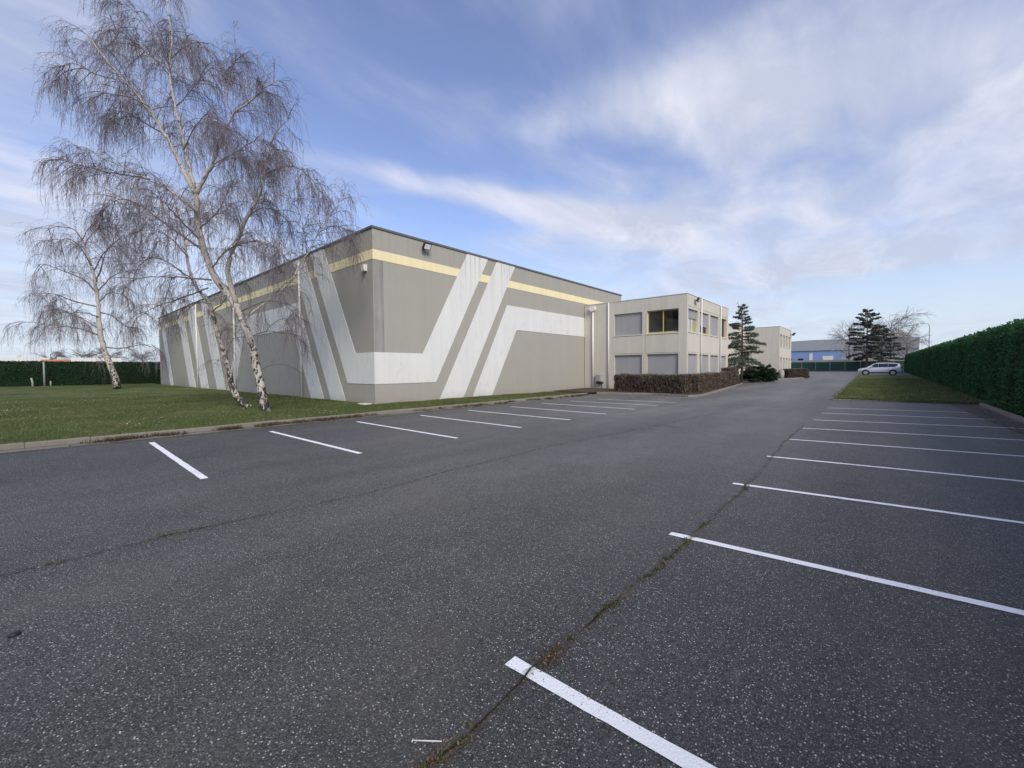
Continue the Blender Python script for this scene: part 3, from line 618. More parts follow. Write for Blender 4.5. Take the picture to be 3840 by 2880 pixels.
part(MB().box(X0, X2+.03, YR-.03, YR+.2, zr+6.45, zr+6.49).box(X2-.2, X2+.03, YR+.2, 71.33, zr+6.45, zr+6.49), 'coping', M['cream_trim'], ro)
floodlight((X2, 70.6, zr+5.9), .4, 'small floodlight on the far corner of the rear cream block', 1.3)
lk = empty('link_building', (-13.6, 50, 0)); tag(lk, 'cream link wall with grey shutters between the two office blocks', 'building')
fL = lambda u, z, d: (-13.6-d, u, z+.2)
lh = [(40+5.3*k, 44+5.3*k, z0, z1) for k in range(4) for z0, z1 in ((4.3, 5.2), (.2, 2.45))]
mb = MB(); wall_holes(mb, fL, YO, YR, -.5, 6.72, lh, .3); mb.face([(-13.6, YO, 6.5), (-13.6, YR, 6.5), (X0, YR, 6.5), (X0, YO, 6.5)]); part(mb, 'wall', M['cream'], lk)
for h in lh:
    s = MB(); n = 14; zz = np.linspace(h[2], h[3], n+1)
    for i in range(n): s.face([fL(h[0], zz[i], .1), fL(h[1], zz[i], .1), fL(h[1], zz[i+1], .12), fL(h[0], zz[i+1], .12)])
    part(s, 'shutter', M['shutter'], lk)

def strands(P, Rr, sides=3):
    """P (n,k,3), Rr (n,k) -> verts, quads of thin tapered tubes"""
    n, k, _ = P.shape; T = np.gradient(P, axis=1); T /= np.linalg.norm(T, axis=2)[..., None]+1e-9
    ref = np.where(np.abs(T[..., 2:3]) < .9, np.array([0, 0, 1.]), np.array([1., 0, 0])); A = np.cross(T, ref); A /= np.linalg.norm(A, axis=2)[..., None]+1e-9; B = np.cross(T, A)
    V = np.stack([P+Rr[..., None]*(A*math.cos(2*math.pi*j/sides)+B*math.sin(2*math.pi*j/sides)) for j in range(sides)], 2).reshape(-1, 3)
    base = (np.arange(n)[:, None, None]*k+np.arange(k-1)[None, :, None])*sides; j = np.arange(sides)[None, None]
    a = base+j; b = base+(j+1) % sides
    return V, np.stack([a, b, b+sides, a+sides], -1).reshape(-1, 4)
def grow(start, d, L, k, grav, wob=.05, tend=None):
    """curved shoots: start (n,3), unit directions d, lengths L (n,), gravity pulls them down"""
    n = len(start); P = np.zeros((n, k, 3)); P[:, 0] = start; st = (L/(k-1))[:, None]; g = np.asarray(grav).reshape(-1, 1)
    for i in range(1, k):
        d = d+rng.normal(0, wob, (n, 3)); d[:, 2:3] -= g*st/ .3*.1*10*.3; d /= np.linalg.norm(d, axis=1)[:, None]; P[:, i] = P[:, i-1]+d*st
    return P
# ------------------------------------------------------------------ hedges
def leaf_tris(P, Nrm, size, flat=.6):
    n = len(P); d = Nrm*flat+rng.normal(0, 1, (n, 3))*.55; d /= np.linalg.norm(d, axis=1)[:, None]
    a = np.cross(d, rng.normal(0, 1, (n, 3))); a /= np.linalg.norm(a, axis=1)[:, None]; s = size*rng.uniform(.5, 1.4, n)[:, None]
    return np.stack([P-a*s*.45, P+a*s*.45, P+d*s], 1).reshape(-1, 3)
def clipped_hedge(name, path, thick, h, zf, n_leaf, size, leaf, core, label, cat='hedge', bump_=.06, uneven=.05, density_front=None):
    """hedge along a polyline: dark core and sprays of leaves over its faces"""
    e = empty(name, (path[0][0], path[0][1], zf(path[0][1]))); tag(e, label, cat)
    cm = MB(); V = []; Nn = []; segs = list(zip(path[:-1], path[1:])); Ls = [math.hypot(b[0]-a[0], b[1]-a[1]) for a, b in segs]; tot = sum(Ls)
    for (a, b), L in zip(segs, Ls):
        t = np.array([(b[0]-a[0])/L, (b[1]-a[1])/L]); nn = np.array([t[1], -t[0]]); k = max(2, int(L/.5)); ring = []
        for i in range(k+1):
            p = np.array(a)+t*L*i/k; z = zf(p[1]); r = []
            for u, hh in ((-.5, -.1), (-.47, h*.5), (-.42, h*.93), (0, h*.97), (.42, h*.93), (.47, h*.5), (.5, -.1)):
                q = p+nn*u*(thick-.16); j = mnoise.noise((q[0]*.9, q[1]*.9, hh*1.2))*bump_; r.append((q[0]+nn[0]*j, q[1]+nn[1]*j, z+hh+j*.6))
            ring.append(r)
        n0 = len(cm.v)
        for r in ring: cm.v += r
        for i in range(k):
            for j in range(6): cm.f.append((n0+i*7+j, n0+i*7+j+1, n0+(i+1)*7+j+1, n0+(i+1)*7+j))
        cm.f += [tuple(n0+j for j in range(7)), tuple(n0+k*7+j for j in reversed(range(7)))]
        m = int(n_leaf*L/tot); u = rng.uniform(0, 1, m)
        if density_front: u = u**density_front
        side = rng.choice(4, m, p=[.42, .2, .28, .1]); P = np.zeros((m, 3)); Q = np.zeros((m, 3))
        base = np.array(a)[None]+t[None]*(u*L)[:, None]; hz = rng.uniform(0, 1, m); zb = np.array([zf(y) for y in base[:, 1]])
        jit = np.array([mnoise.noise((bx*.8, by*.8, q*2)) for (bx, by), q in zip(base, hz)])*uneven
        for sdx, (off_, nr) in enumerate(((thick/2, 1), (-thick/2, -1))):
            q = side == sdx; P[q, :2] = base[q]+nn*(off_*(1-.06*hz[q])+nr*jit[q])[:, None]; P[q, 2] = zb[q]+hz[q]*h; Q[q, :2] = nn*nr; Q[q, 2] = .35
        q = side == 2; P[q, :2] = base[q]+nn*((hz[q]-.5)*thick*.9)[:, None]; P[q, 2] = zb[q]+h*.96+jit[q]+rng.normal(0, .02, q.sum()); Q[q, 2] = 1
        q = side == 3; en = np.where(rng.random(q.sum()) < .5, 0, 1); P[q, :2] = np.where(en[:, None] == 0, np.array(a)[None]-t*.05, np.array(b)[None]+t*.05)+nn*rng.uniform(-.5, .5, (q.sum(), 1))*thick*.9; P[q, 2] = zb[q]*0+np.where(en == 0, zf(a[1]), zf(b[1]))+hz[q]*h; Q[q, :2] = np.where(en[:, None] == 0, -t, t)
        V.append(P); Nn.append(Q)
    part(cm, 'branches', core, e, True)
    P = np.concatenate(V); Q = np.concatenate(Nn)
    if leaf is M['copper']:
        k = rng.choice(len(P), len(P)//6, False); d = Q[k]*.35+rng.normal(0, .25, (len(k), 3)); d[:, 2] += 1; d /= np.linalg.norm(d, axis=1)[:, None]
        tv, tf = strands(grow(P[k]-d*.12, d, rng.uniform(.12, .34, len(k)), 4, 0., .12), np.linspace(.006, .003, 4)[None]*np.ones((len(k), 1))); o = np_obj('twigs', tv, tf, M['bare_twig'], e); o['kind'] = 'stuff'; o.location = -e.location
    v = leaf_tris(P, Q, size); o = np_obj('foliage', v, np.arange(len(v)).reshape(-1, 3), leaf, e); o.location = -e.location
    return e
clipped_hedge('cypress_hedge', [(4.0, 103), (4.0, 14), (4.05, -20)], 1.3, 3.1, zt, 190000, .085, M['cypress'], M['cypress_core'], 'tall dark green clipped hedge running along the right side of the car park', bump_=.16, uneven=.15)
clipped_hedge('cypress_hedge', [(-72, -75), (-72, 40)], 1.6, 2.93, lambda y: 0, 70000, .11, M['cypress_shaded'], M['cypress_core'], 'dark green clipped hedge at the far end of the left lawn', bump_=.12, uneven=.08)
clipped_hedge('copper_hedge', [(-8.5, 25.35), (-13.1, 25.75)], 1.0, 1.12, lambda y: zt(y)+.05, 15000, .07, M['copper'], M['copper_core'], 'clipped brown winter hedge in front of the office shutters', uneven=.1)
clipped_hedge('copper_hedge', [(-8.6, 26.1), (-8.95, 30.5), (-9.0, 35.4)], .9, 1.08, lambda y: zt(y)+.05, 14000, .075, M['copper'], M['copper_core'], 'clipped brown hedge along the side wall of the office block', uneven=.1)
clipped_hedge('copper_hedge', [(-9.4, 36.2), (-9.7, 39.6)], 1.3, 1.45, lambda y: zt(y)+.05, 9000, .09, M['copper'], M['copper_core'], 'taller reddish brown bush at the far end of the office hedge', uneven=.16)
clipped_hedge('copper_hedge', [(-11.2, 57.0), (-9.2, 57.0)], 1.2, 1.0, lambda y: zt(57)+.08, 4500, .11, M['copper'], M['copper_core'], 'small brown hedge between the evergreen shrub and the pale stone', uneven=.1)
clipped_hedge('copper_hedge', [(-8.4, 58.6), (-6.9, 61.5)], 1.2, 1.0, lambda y: zt(60)+.08, 5500, .11, M['copper'], M['copper_core'], 'small brown clipped hedge at the corner of the rear block', uneven=.1)
# pale stone
def boulder(name, loc, s, mat, label):
    mb = MB(); n, k = 12, 7
    for i in range(k):
        ph = math.pi*i/(k-1)
        for j in range(n):
            th = 2*math.pi*j/n; d = Vector((math.sin(ph)*math.cos(th), math.sin(ph)*math.sin(th), math.cos(ph))); q = 1+.22*mnoise.noise(d*1.7+Vector((3, 1, 2)))
            mb.v.append((d.x*s[0]*q, d.y*s[1]*q, d.z*s[2]*q+s[2]*.75))
    for i in range(k-1):
        for j in range(n): mb.f.append((i*n+j, i*n+(j+1) % n, (i+1)*n+(j+1) % n, (i+1)*n+j))
    o = mb.build(name, mat, None, True); o.location = loc; tag(o, label, 'stone'); return o
boulder('boulder', (-8.65, 57.6, zt(57)+.05), (.30, .28, .66), M['concrete'], 'pale upright stone standing between two small brown hedges')

# ------------------------------------------------------------------ trees
def join(parts):
    V = []; Fc = []; o = 0
    for v, f in parts: V.append(v); Fc.append(f+o); o += len(v)
    return np.concatenate(V), np.concatenate(Fc)
def resample(pts, n):
    pts = np.asarray(pts, float); s = np.concatenate([[0], np.cumsum(np.linalg.norm(np.diff(pts, axis=0), axis=1))]); q = np.linspace(0, s[-1], n)
    out = np.stack([np.interp(q, s, pts[:, i]) for i in range(3)], 1)
    for _ in range(2): out[1:-1] = .25*out[:-2]+.5*out[1:-1]+.25*out[2:]
    return out, s[-1]
def weeping_birch(name, label, base, limbs, sec_per_m, twig_n, scale, lmin=.6, group=None, sub_n=2, zmin=1.5, thin=1.0, thick=.048):
    """limbs: (points, r0, r1, sprouts) in world coordinates"""
    e = empty(name, base); tag(e, label, 'tree', group); tm = MB(); sprouts = []
    bm_ = MB()
    for pts, r0, r1, amt in limbs:
        q, L = resample(pts, max(6, int(len(pts)*3)))
        q[1:-1] += rng.normal(0, .012*scale, q[1:-1].shape)
        (tm if r0 > thick else bm_).tube(q, list(np.linspace(r0, r1, len(q))), 10 if r0 > .06 else 6)
        for _ in range(int(L*sec_per_m*amt)):
            t = random.uniform(.12, 1)**.8; i = min(int(t*(len(q)-1)), len(q)-2); p = q[i]+(q[i+1]-q[i])*random.random()
            if p[2] < zmin: continue
            sprouts.append((p, (q[i+1]-q[i])/(np.linalg.norm(q[i+1]-q[i])+1e-9), t))
    o = part(tm, 'trunk', M['birch_bark'], e, True); part(bm_, 'branches', M['limb_bark'], e, True)
    n = len(sprouts); P0 = np.array([s[0] for s in sprouts]); T = np.array([s[1] for s in sprouts]); tt = np.array([s[2] for s in sprouts])
    d = T*.75+rng.normal(0, .55, (n, 3)); d[:, 2] += .25; d /= np.linalg.norm(d, axis=1)[:, None]
    L = rng.uniform(lmin, 2.1, n)*scale*(1.1-.65*tt); sec = grow(P0, d, L, 9, .95/scale, .07)
    parts = [strands(sec, np.linspace(.011, .0035, 9)[None]*rng.uniform(.7, 1.5, n)[:, None]*scale**.5*thin)]
    idx = np.repeat(np.arange(n), twig_n); m = len(idx); f = rng.uniform(.15, 1, m)*7.99; i = f.astype(int); fr = (f-i)[:, None]
    ps = sec[idx, i]*(1-fr)+sec[idx, i+1]*fr; td = sec[idx, i+1]-sec[idx, i]; td /= np.linalg.norm(td, axis=1)[:, None]
    d = td*.8+rng.normal(0, .5, (m, 3)); d[:, 2] += .05; d /= np.linalg.norm(d, axis=1)[:, None]
    L = rng.uniform(.35, 1.5, m)*scale*rng.uniform(.6, 1.2, n)[idx]; tw = grow(ps, d, L, 7, 3.6/scale, .10)
    parts.append(strands(tw, np.linspace(.0040, .0020, 7)[None]*np.ones((m, 1))*scale**.5*thin))
    idx = np.repeat(np.arange(m), sub_n); u = len(idx); f = rng.uniform(.1, 1, u)*5.99; i = f.astype(int); fr = (f-i)[:, None]
    ps = tw[idx, i]*(1-fr)+tw[idx, i+1]*fr; td = tw[idx, i+1]-tw[idx, i]; td /= np.linalg.norm(td, axis=1)[:, None]
    d = td*.8+rng.normal(0, .6, (u, 3)); d /= np.linalg.norm(d, axis=1)[:, None]; st = grow(ps, d, rng.uniform(.1, .42, u)*scale, 4, 4.0/scale, .08)
    parts.append(strands(st, np.linspace(.0030, .0020, 4)[None]*np.ones((u, 1))*scale**.5*thin))
    v, fc = join(parts); o = np_obj('crown', v, fc, M['twig'], e); o.location = -e.location
    return e
def limb(pix, d0, d1, r0, r1, amt=1.0):
    """a limb seen along these photo pixels, its distance going from d0 to d1 metres"""
    n = len(pix); return ([at_depth(x, y, d0+(d1-d0)*(i/(n-1))) for i, (x, y) in enumerate(pix)], r0, r1, amt)
DB = 16.15; DA = 17.6
mainT = [(995, 1555), (989, 1510), (978, 1448), (962, 1364), (945, 1301), (936, 1263), (919, 1221), (902, 1178), (877, 1132), (843, 1090), (815, 1055), (791, 1014), (769, 952), (751, 898), (742, 825), (740, 771), (736, 731)]
Ls = [limb(mainT, DB, DB, .165, .092, .25),
      limb([(736, 731), (718, 702), (689, 645), (660, 580), (624, 510), (585, 447), (539, 388), (497, 333), (437, 270), (378, 202), (328, 122), (300, 115)], DB, DB-1.2, .085, .012),
      limb([(728, 705), (712, 640), (699, 591), (678, 485), (653, 392), (636, 295), (636, 236), (648, 127), (627, 42), (618, -40)], DB, DB+.8, .07, .010),
      limb([(636, 246), (598, 180), (585, 148), (522, 59), (467, 8), (440, 25)], DB+.5, DB, .03, .006),
      limb([(736, 731), (762, 677), (791, 634), (816, 568), (849, 486), (869, 428), (951, 370), (999, 327), (1040, 300)], DB, DB-.8, .075, .012),
      limb([(869, 428), (845, 370), (859, 293), (880, 220), (900, 190)], DB-.5, DB+.6, .03, .008),
      limb([(884, 1142), (878, 1105), (862, 1060), (850, 1014), (862, 960), (899, 880), (922, 823), (970, 741), (989, 679), (1009, 558), (1028, 500), (1057, 466), (1090, 440)], DB, DB-1.3, .10, .014),
      limb([(1004, 650), (1057, 625), (1115, 623), (1158, 659), (1200, 720)], DB-.9, DB-1.8, .03, .006),
      limb([(922, 823), (951, 794), (989, 775), (1040, 790), (1080, 830)], DB-.5, DB+.8, .028, .006),
      limb([(914, 1208), (935, 1182), (970, 1150), (1021, 1119), (1092, 1060), (1122, 993), (1160, 938), (1182, 896), (1221, 833), (1254, 785), (1307, 712)], DB, DB+1.6, .05, .008, .8),
      limb([(1150, 950), (1144, 891), (1134, 838), (1115, 780), (1090, 740)], DB+1, DB+1.4, .022, .006),
      limb([(1200, 870), (1235, 850), (1285, 850), (1320, 900)], DB+1.2, DB+.4, .014, .005, .9),
      limb([(742, 800), (733, 789), (689, 750), (631, 713), (545, 666), (472, 630), (400, 601), (336, 565), (285, 555)], DB, DB-2.2, .05, .008),
      limb([(560, 672), (472, 655), (400, 645), (302, 620), (240, 602), (196, 600)], DB-1.1, DB-1.4, .03, .007, 1.1),
      limb([(762, 938), (711, 901), (653, 862), (581, 811), (527, 768), (480, 750), (447, 746), (400, 768), (370, 820)], DB, DB+1.8, .045, .007),
      limb([(794, 1050), (707, 1042), (602, 1035), (508, 1042), (450, 1080)], DB, DB-1.2, .035, .007, .8),
      limb([(780, 1080), (693, 1115), (620, 1137), (548, 1166), (510, 1195)], DB, DB+1.2, .03, .006, .7),
      limb([(623, 506), (547, 464), (480, 422), (446, 414), (400, 460)], DB-.4, DB+1.2, .03, .006),
      limb([(560, 400), (497, 367), (437, 354), (387, 346), (330, 380)], DB-.8, DB-2, .022, .006),
      limb([(437, 300), (353, 278), (302, 245), (260, 230), (227, 262), (215, 330)], DB-1, DB-1.6, .018, .005),
      limb([(640, 290), (598, 236), (501, 160), (459, 122), (420, 110), (385, 130)], DB+.6, DB+1.8, .025, .006),
      limb([(780, 650), (830, 600), (880, 590), (960, 610), (990, 640)], DB, DB+1.8, .025, .006),
      limb([(800, 620), (900, 560), (960, 520), (1000, 540)], DB, DB-1.8, .02, .006),
      limb([(660, 400), (720, 340), (770, 270), (830, 230)], DB+.4, DB+1.2, .022, .006),
      limb([(640, 220), (690, 180), (740, 150), (775, 190)], DB+.5, DB-.6, .018, .005),
      limb([(690, 560), (730, 470), (780, 420), (800, 460)], DB, DB-2.0, .022, .006),
      limb([(745, 860), (820, 800), (860, 700), (880, 690)], DB, DB-2.2, .03, .006),
      limb([(750, 900), (680, 830), (620, 760), (590, 740)], DB, DB-2.6, .03, .006),
      limb([(790, 1010), (850, 930), (950, 900), (1030, 920), (1060, 960)], DB, DB-2.2, .03, .006),
      limb([(900, 1170), (980, 1130), (1060, 1130), (1120, 1190)], DB, DB-1.6, .025, .005, .6),
      limb([(936, 1263), (1004, 1237), (1050, 1250), (1110, 1255), (1130, 1290)], DB, DB-.5, .02, .005, .35),
      limb([(930, 1262), (880, 1268), (830, 1275)], DB, DB-.8, .02, .006, .3)]
weeping_birch('birch_tree', 'tall bare weeping birch with a white forked trunk nearest the car park', tuple(at_depth(995, 1550, DB)[:2])+(0,), Ls, 6.6, 13, 1.0, sub_n=3, thin=1.05, group='birches on the lawn')
La = [limb([(936, 1530), (915, 1510), (886, 1491), (868, 1450), (862, 1406), (850, 1356), (835, 1301), (814, 1250), (797, 1174), (785, 1130), (759, 1107), (725, 1060), (710, 1020), (702, 952), (689, 898), (676, 830), (655, 760), (640, 700)], DA, DA+.8, .135, .012, .5),
      limb([(702, 960), (650, 900), (600, 860), (540, 850), (500, 880)], DA+.5, DA+1.8, .03, .006, .8),
      limb([(720, 1050), (660, 1000), (595, 967), (540, 960), (500, 1000)], DA+.3, DA-.8, .03, .006, .8),
      limb([(790, 1140), (740, 1130), (680, 1180), (640, 1200)], DA, DA-.8, .025, .006, .6),
      limb([(797, 1170), (850, 1120), (880, 1060), (930, 1040)], DA, DA+1.6, .03, .006, .7),
      limb([(690, 900), (740, 850), (790, 800), (840, 790)], DA+.6, DA+1.8, .025, .006, .8)]
weeping_birch('birch_tree', 'slimmer birch with a crooked leaning white stem beside the tall forked birch', tuple(at_depth(936, 1527, DA)[:2])+(0,), La, 5.0, 12, 1.0, sub_n=3, thin=1.1, group='birches on the lawn')
D2 = 37.6
z5 = lambda l: [(x/2.2726, 750+y/2.2726) for x, y in l]
L2 = [limb(z5([(1000, 1605), (990, 1560), (975, 1480), (940, 1400), (890, 1300), (860, 1170), (840, 1050), (840, 900), (825, 780), (800, 630), (760, 500), (700, 350), (690, 250)]), D2, D2, .27, .03, .25),
      limb(z5([(830, 800), (760, 710), (680, 660), (560, 610), (440, 570), (350, 530), (280, 580)]), D2, D2-1.5, .065, .012),
      limb(z5([(840, 910), (640, 870), (480, 800), (350, 790), (290, 820)]), D2, D2+2, .065, .012),
      limb(z5([(850, 1160), (680, 1090), (500, 1070), (350, 1050), (230, 1040)]), D2, D2-1, .065, .012),
      limb(z5([(830, 780), (960, 640), (1080, 600), (1160, 640)]), D2, D2+2, .065, .012), limb(z5([(860, 960), (960, 980), (1060, 1080), (1130, 1090)]), D2, D2-2, .065, .012),
      limb(z5([(885, 1250), (1030, 1270), (1200, 1230), (1330, 1240)]), D2, D2+1, .065, .012, .8), limb(z5([(820, 700), (900, 450), (1000, 330), (1100, 280), (1200, 300)]), D2, D2+1, .065, .012),
      limb(z5([(885, 1300), (720, 1340), (560, 1300)]), D2, D2+2, .045, .012, .12), limb(z5([(700, 350), (640, 240), (560, 230), (430, 230), (380, 290)]), D2, D2-1, .06, .01),
      limb(z5([(780, 560), (700, 420), (620, 330), (520, 330), (440, 400)]), D2, D2-3, .06, .01), limb(z5([(800, 600), (880, 450), (960, 380), (1040, 400)]), D2, D2-3, .06, .01),
      limb(z5([(720, 380), (800, 260), (900, 240), (960, 290)]), D2, D2+2, .05, .01), limb(z5([(840, 870), (940, 780), (1060, 800), (1120, 880)]), D2, D2+3, .06, .01),
      limb(z5([(845, 1000), (740, 960), (620, 960), (540, 1000)]), D2, D2-3, .06, .01), limb(z5([(700, 340), (780, 200), (860, 190)]), D2, D2-2, .04, .01), limb(z5([(850, 1100), (700, 1010), (520, 930), (330, 950)]), D2, D2+2.5, .06, .01)]
weeping_birch('birch_tree', 'smaller looking weeping birch with dark trunk foot far left on the lawn', tuple(at_depth(440, 1454, D2)[:2])+(0,), L2, 1.9, 16, 1.9, .7, 'birches on the lawn', 3, 2.0, 1.35, .2)

def conifer(name, label, base, H, prof, n_br, leaf, spray, size, droop=.25, bark_='dark_bark', tip=None, seed=1, zlow=.8, up=.1, r0=.13):
    """whorls of branches carrying flat sprays; prof(t) is the branch length at height fraction t"""
    rs = np.random.default_rng(seed); e = empty(name, base); tag(e, label, 'tree'); tm = MB(); sp = []; tr = [(0, 0, 0), (.05, .02, H*.3), (0, .03, H*.6), (0, 0, H*.93)]+([tip] if tip else [(0, 0, H)])
    tm.tube(resample(tr, 14)[0], list(np.linspace(r0, .015, 14)), 8)
    for i in range(n_br):
        t = (i+.5)/n_br; z = zlow+(H*.97-zlow)*t; a = i*2.4+rs.uniform(-.5, .5); L = prof(t)*rs.uniform(.65, 1.12)
        d = np.array([math.cos(a), math.sin(a), up+.25*t]); P = grow(np.array([[0, 0, z]]), (d/np.linalg.norm(d))[None], np.array([L]), 7, [droop], .05)[0]
        tm.tube(P, list(np.linspace(.012+.012*L, .005, 7)), 5, False)
        m = int(spray*L); f = rs.uniform(.12, 1, m)**.8*5.99; k = f.astype(int); q = P[k]+(P[k+1]-P[k])*(f-k)[:, None]
        side = np.array([-math.sin(a), math.cos(a), 0]); q += side*(rs.normal(0, 1, m)*(.05+.13*L*(1-.6*f/6)))[:, None]*1.0; q[:, 2] += rs.normal(-.03, .04+.012*L, m)
        sp.append(q)
    P = np.concatenate(sp); nr = np.stack([P[:, 0], P[:, 1], 0*P[:, 2]], 1); nr /= np.linalg.norm(nr, axis=1)[:, None]+1e-6; nr[:, 2] = -.25
    v = leaf_tris(P, nr, size, .9); tm.build('trunk', M[bark_], e, True); np_obj('crown', v, np.arange(len(v)).reshape(-1, 3), leaf, e); return e
conifer('cedar_tree', 'young cedar with drooping tip standing behind the brown office hedge', (-10.05, 45.2, zt(45)), 7.75, lambda t: 2.75*(1-t)**1.0+.3 if t > .06 else 2.0, 54, M['cedar'], 230, .10, .28, tip=(-.42, -.35, 7.72), seed=4, zlow=1.3)
e = conifer('evergreen_shrub', 'low dark evergreen shrub spreading at the foot of the cedar', (-8.9, 46.6, zt(46)+.05), 1.35, lambda t: 1.9*(1-t)**.5+.1, 34, M['shrub'], 420, .13, .1, seed=9, zlow=.1, up=.25, r0=.06); e['category'] = 'shrub'
yb = 104
def far(px, y): t = (px-1106)/907.4; k = (.752*t-.6588)/(.752+.6588*t); return (k*y, y, zt(y))
conifer('cedar_tree', 'tall dark cedar beyond the parked car in front of the green fence', far(1872, 106), 12.3, lambda t: 4.2*(1-t)**.6+.4, 44, M['pine'], 85, .28, .04, seed=12, zlow=2.6, up=.02, r0=.22)
conifer('cedar_tree', 'shorter dark cedar half hidden behind the tall one by the fence', far(1904, 110), 8.8, lambda t: 3.0*(1-t)**.5+.4, 36, M['pine'], 80, .28, .04, seed=15, zlow=2.6, up=.02, r0=.2)
def bare_tree(name, label, base, H, spread, seed, n=9, mat='bare_twig'):
    rs = np.random.default_rng(seed); e = empty(name, base); tag(e, label, 'tree'); tm = MB(); tm.tube([(0, 0, 0), (.1, 0, H*.25), (0, .1, H*.5), (.1, .1, H*.8)], [.18, .14, .09, .04], 7)
    s0 = np.stack([0*np.arange(n*4.), 0*np.arange(n*4.), rs.uniform(.2, .8, n*4)*H], 1); a = rs.uniform(0, 6.28, n*4); d = np.stack([np.cos(a)*spread, np.sin(a)*spread, np.ones(n*4)*.9], 1); d /= np.linalg.norm(d, axis=1)[:, None]
    A = grow(s0, d, rs.uniform(.25, .5, n*4)*H, 7, .12, .08); parts = [strands(A, np.linspace(.06, .02, 7)[None]*np.ones((n*4, 1)))]
    for lev, (num, ll, rad, gv) in enumerate(((9, .2, .022, .1), (6, .1, .014, .3))):
        idx = np.repeat(np.arange(len(A)), num); f = rs.uniform(.25, 1, len(idx))*5.99; i = np.minimum(f.astype(int), A.shape[1]-2); q = A[idx, i]; td = A[idx, i+1]-A[idx, i]; td /= np.linalg.norm(td, axis=1)[:, None]+1e-9
        d = td+rs.normal(0, .55, (len(idx), 3)); d /= np.linalg.norm(d, axis=1)[:, None]; A = grow(q, d, rs.uniform(.5, 1.1, len(idx))*ll*H, 7, gv, .08); parts.append(strands(A, np.linspace(rad, rad*.5, 7)[None]*np.ones((len(idx), 1))))
    v, f = join(parts); tm.build('trunk', M['dark_bark'], e, True); np_obj('crown', v, f, M[mat], e); return e
bare_tree('bare_tree', 'pale leafless tree left of the far cedar against the grey shed', far(1833, 118), 10.5, 1.0, 21, 6)
bare_tree('bare_tree', 'leafless tree rising to the right behind the far cedars', far(1922, 121), 12.6, .9, 22, 9)
bare_tree('bare_tree', 'leafless tree just above the end of the tall right hedge', far(1958, 124), 9.5, .9, 23, 8)

# ------------------------------------------------------------------ far fence, far buildings, lamp post
YF = 112; fe = empty('green_fence', (-8, YF, zt(YF))); tag(fe, 'green screened metal fence closing the far end of the yard', 'fence')
xs = np.arange(-28, 8.1, 2.5)
pm = MB().tube([(0, 0, -.1), (0, 0, 2.15)], .045, 6).mesh('fence_post', M['metal_grey']); sm = MB().box(.05, 2.45, -.012, .012, .15, 2.0).mesh('screen_panel', M['fence_green'])
for i, x in enumerate(xs):
    o = link(bpy.data.objects.new('fence_post', pm), fe); o.location = (x+8, -.06, 0)
    if i < len(xs)-1: o = link(bpy.data.objects.new('screen_panel', sm), fe); o.location = (x+8, 0, random.uniform(-.02, .02))
tag(MB().box(-30, 9, YF+.2, YF+.45, zt(YF)-.3, zt(YF)+.12).box(-30, 9, YF+2.5, YF+2.8, zt(YF)-.3, zt(YF)+2.45).build('low_wall', M['concrete']), 'pale concrete wall just behind the green fence', 'wall')
YB = 150
def colx(px, y): return far(px, y)[0]
bb = empty('blue_shed', (colx(1760, YB), YB, 0)); tag(bb, 'long grey and blue industrial shed beyond the green fence', 'shed')
xa, xb, xe = colx(1690, YB), colx(1818, YB), colx(1985, YB)
part(MB().box(xa-8, xb, YB+.0, YB+40, 0, 6.4), 'wall', M['blue_clad'], bb); part(MB().box(xb, xe, YB+.02, YB+40, 0, 6.4), 'wall', M['grey_clad'], bb)
part(MB().prism([(xa-8, 6.4), (xe, 6.4), (xe, 9.2), (xa+8, 9.5), (xa-8, 9.0)], YB-.25, YB+40, 'y'), 'fascia', M['grey_clad'], bb)
for px, ww, z0, z1, mt in ((1700, 1.3, 2.6, 4.2, 'car_glass'), (1724, 1.3, 2.6, 4.2, 'car_glass'), (1748, .8, 2.4, 5.6, 'white_band'), (1777, 2.4, 2.8, 4.8, 'white_band'), (1830, 7, 2.6, 3.2, 'metal_black')):
    x = colx(px, YB); part(MB().box(x, x+ww, YB-.06, YB-.003, z0, z1), 'window', M[mt], bb)
lpx = far(2006, 130); e = empty('street_lamp', lpx); tag(e, 'thin tall street lamp rising behind the right hedge', 'street lamp')
MB().tube([(0, 0, 0), (0, 0, 9.5), (-.2, 0, 10.1), (-.9, 0, 10.3)], [.1, .06, .05, .045], 8).build('pole', M['metal_grey'], e, True); MB().box(-1.5, -.85, -.12, .12, 10.22, 10.36, .03).build('lamp_head', M['metal_grey'], e)
# things past the left hedge
def house(name, loc, rz, w_, d_, h, rh_, rmat, label):
    e = empty(name, loc, rz); tag(e, label, 'house')
    MB().box(-w_/2, w_/2, -d_/2, d_/2, 0, h).prism([(-d_/2, h), (d_/2, h), (0, h+rh_)], -w_/2, w_/2, 'x').build('wall', M['cream'], e)
    MB().prism([(-d_/2-.4, h-.1), (0, h+rh_+.1), (d_/2+.4, h-.1), (d_/2+.4, h+.08), (0, h+rh_+.3), (-d_/2-.4, h+.08)], -w_/2-.3, w_/2+.3, 'x').build('roof', M[rmat], e)
    MB().box(-.3, .3, .8, 1.4, h, h+rh_+.9).build('chimney', M['cream'], e); return e
def over_hedge(px, X): d = ray(px, 1380); return (X, d[1]/d[0]*X, 0)
house('house', over_hedge(224, -128), math.pi/2, 4.6, 7, 3.05, .95, 'orange_roof', 'low house with orange tiled roof just showing above the left hedge')
house('house', over_hedge(362, -125), math.pi/2, 7.0, 7, 3.3, 1.1, 'cream_trim', 'low white house showing above the left hedge behind the far birch')
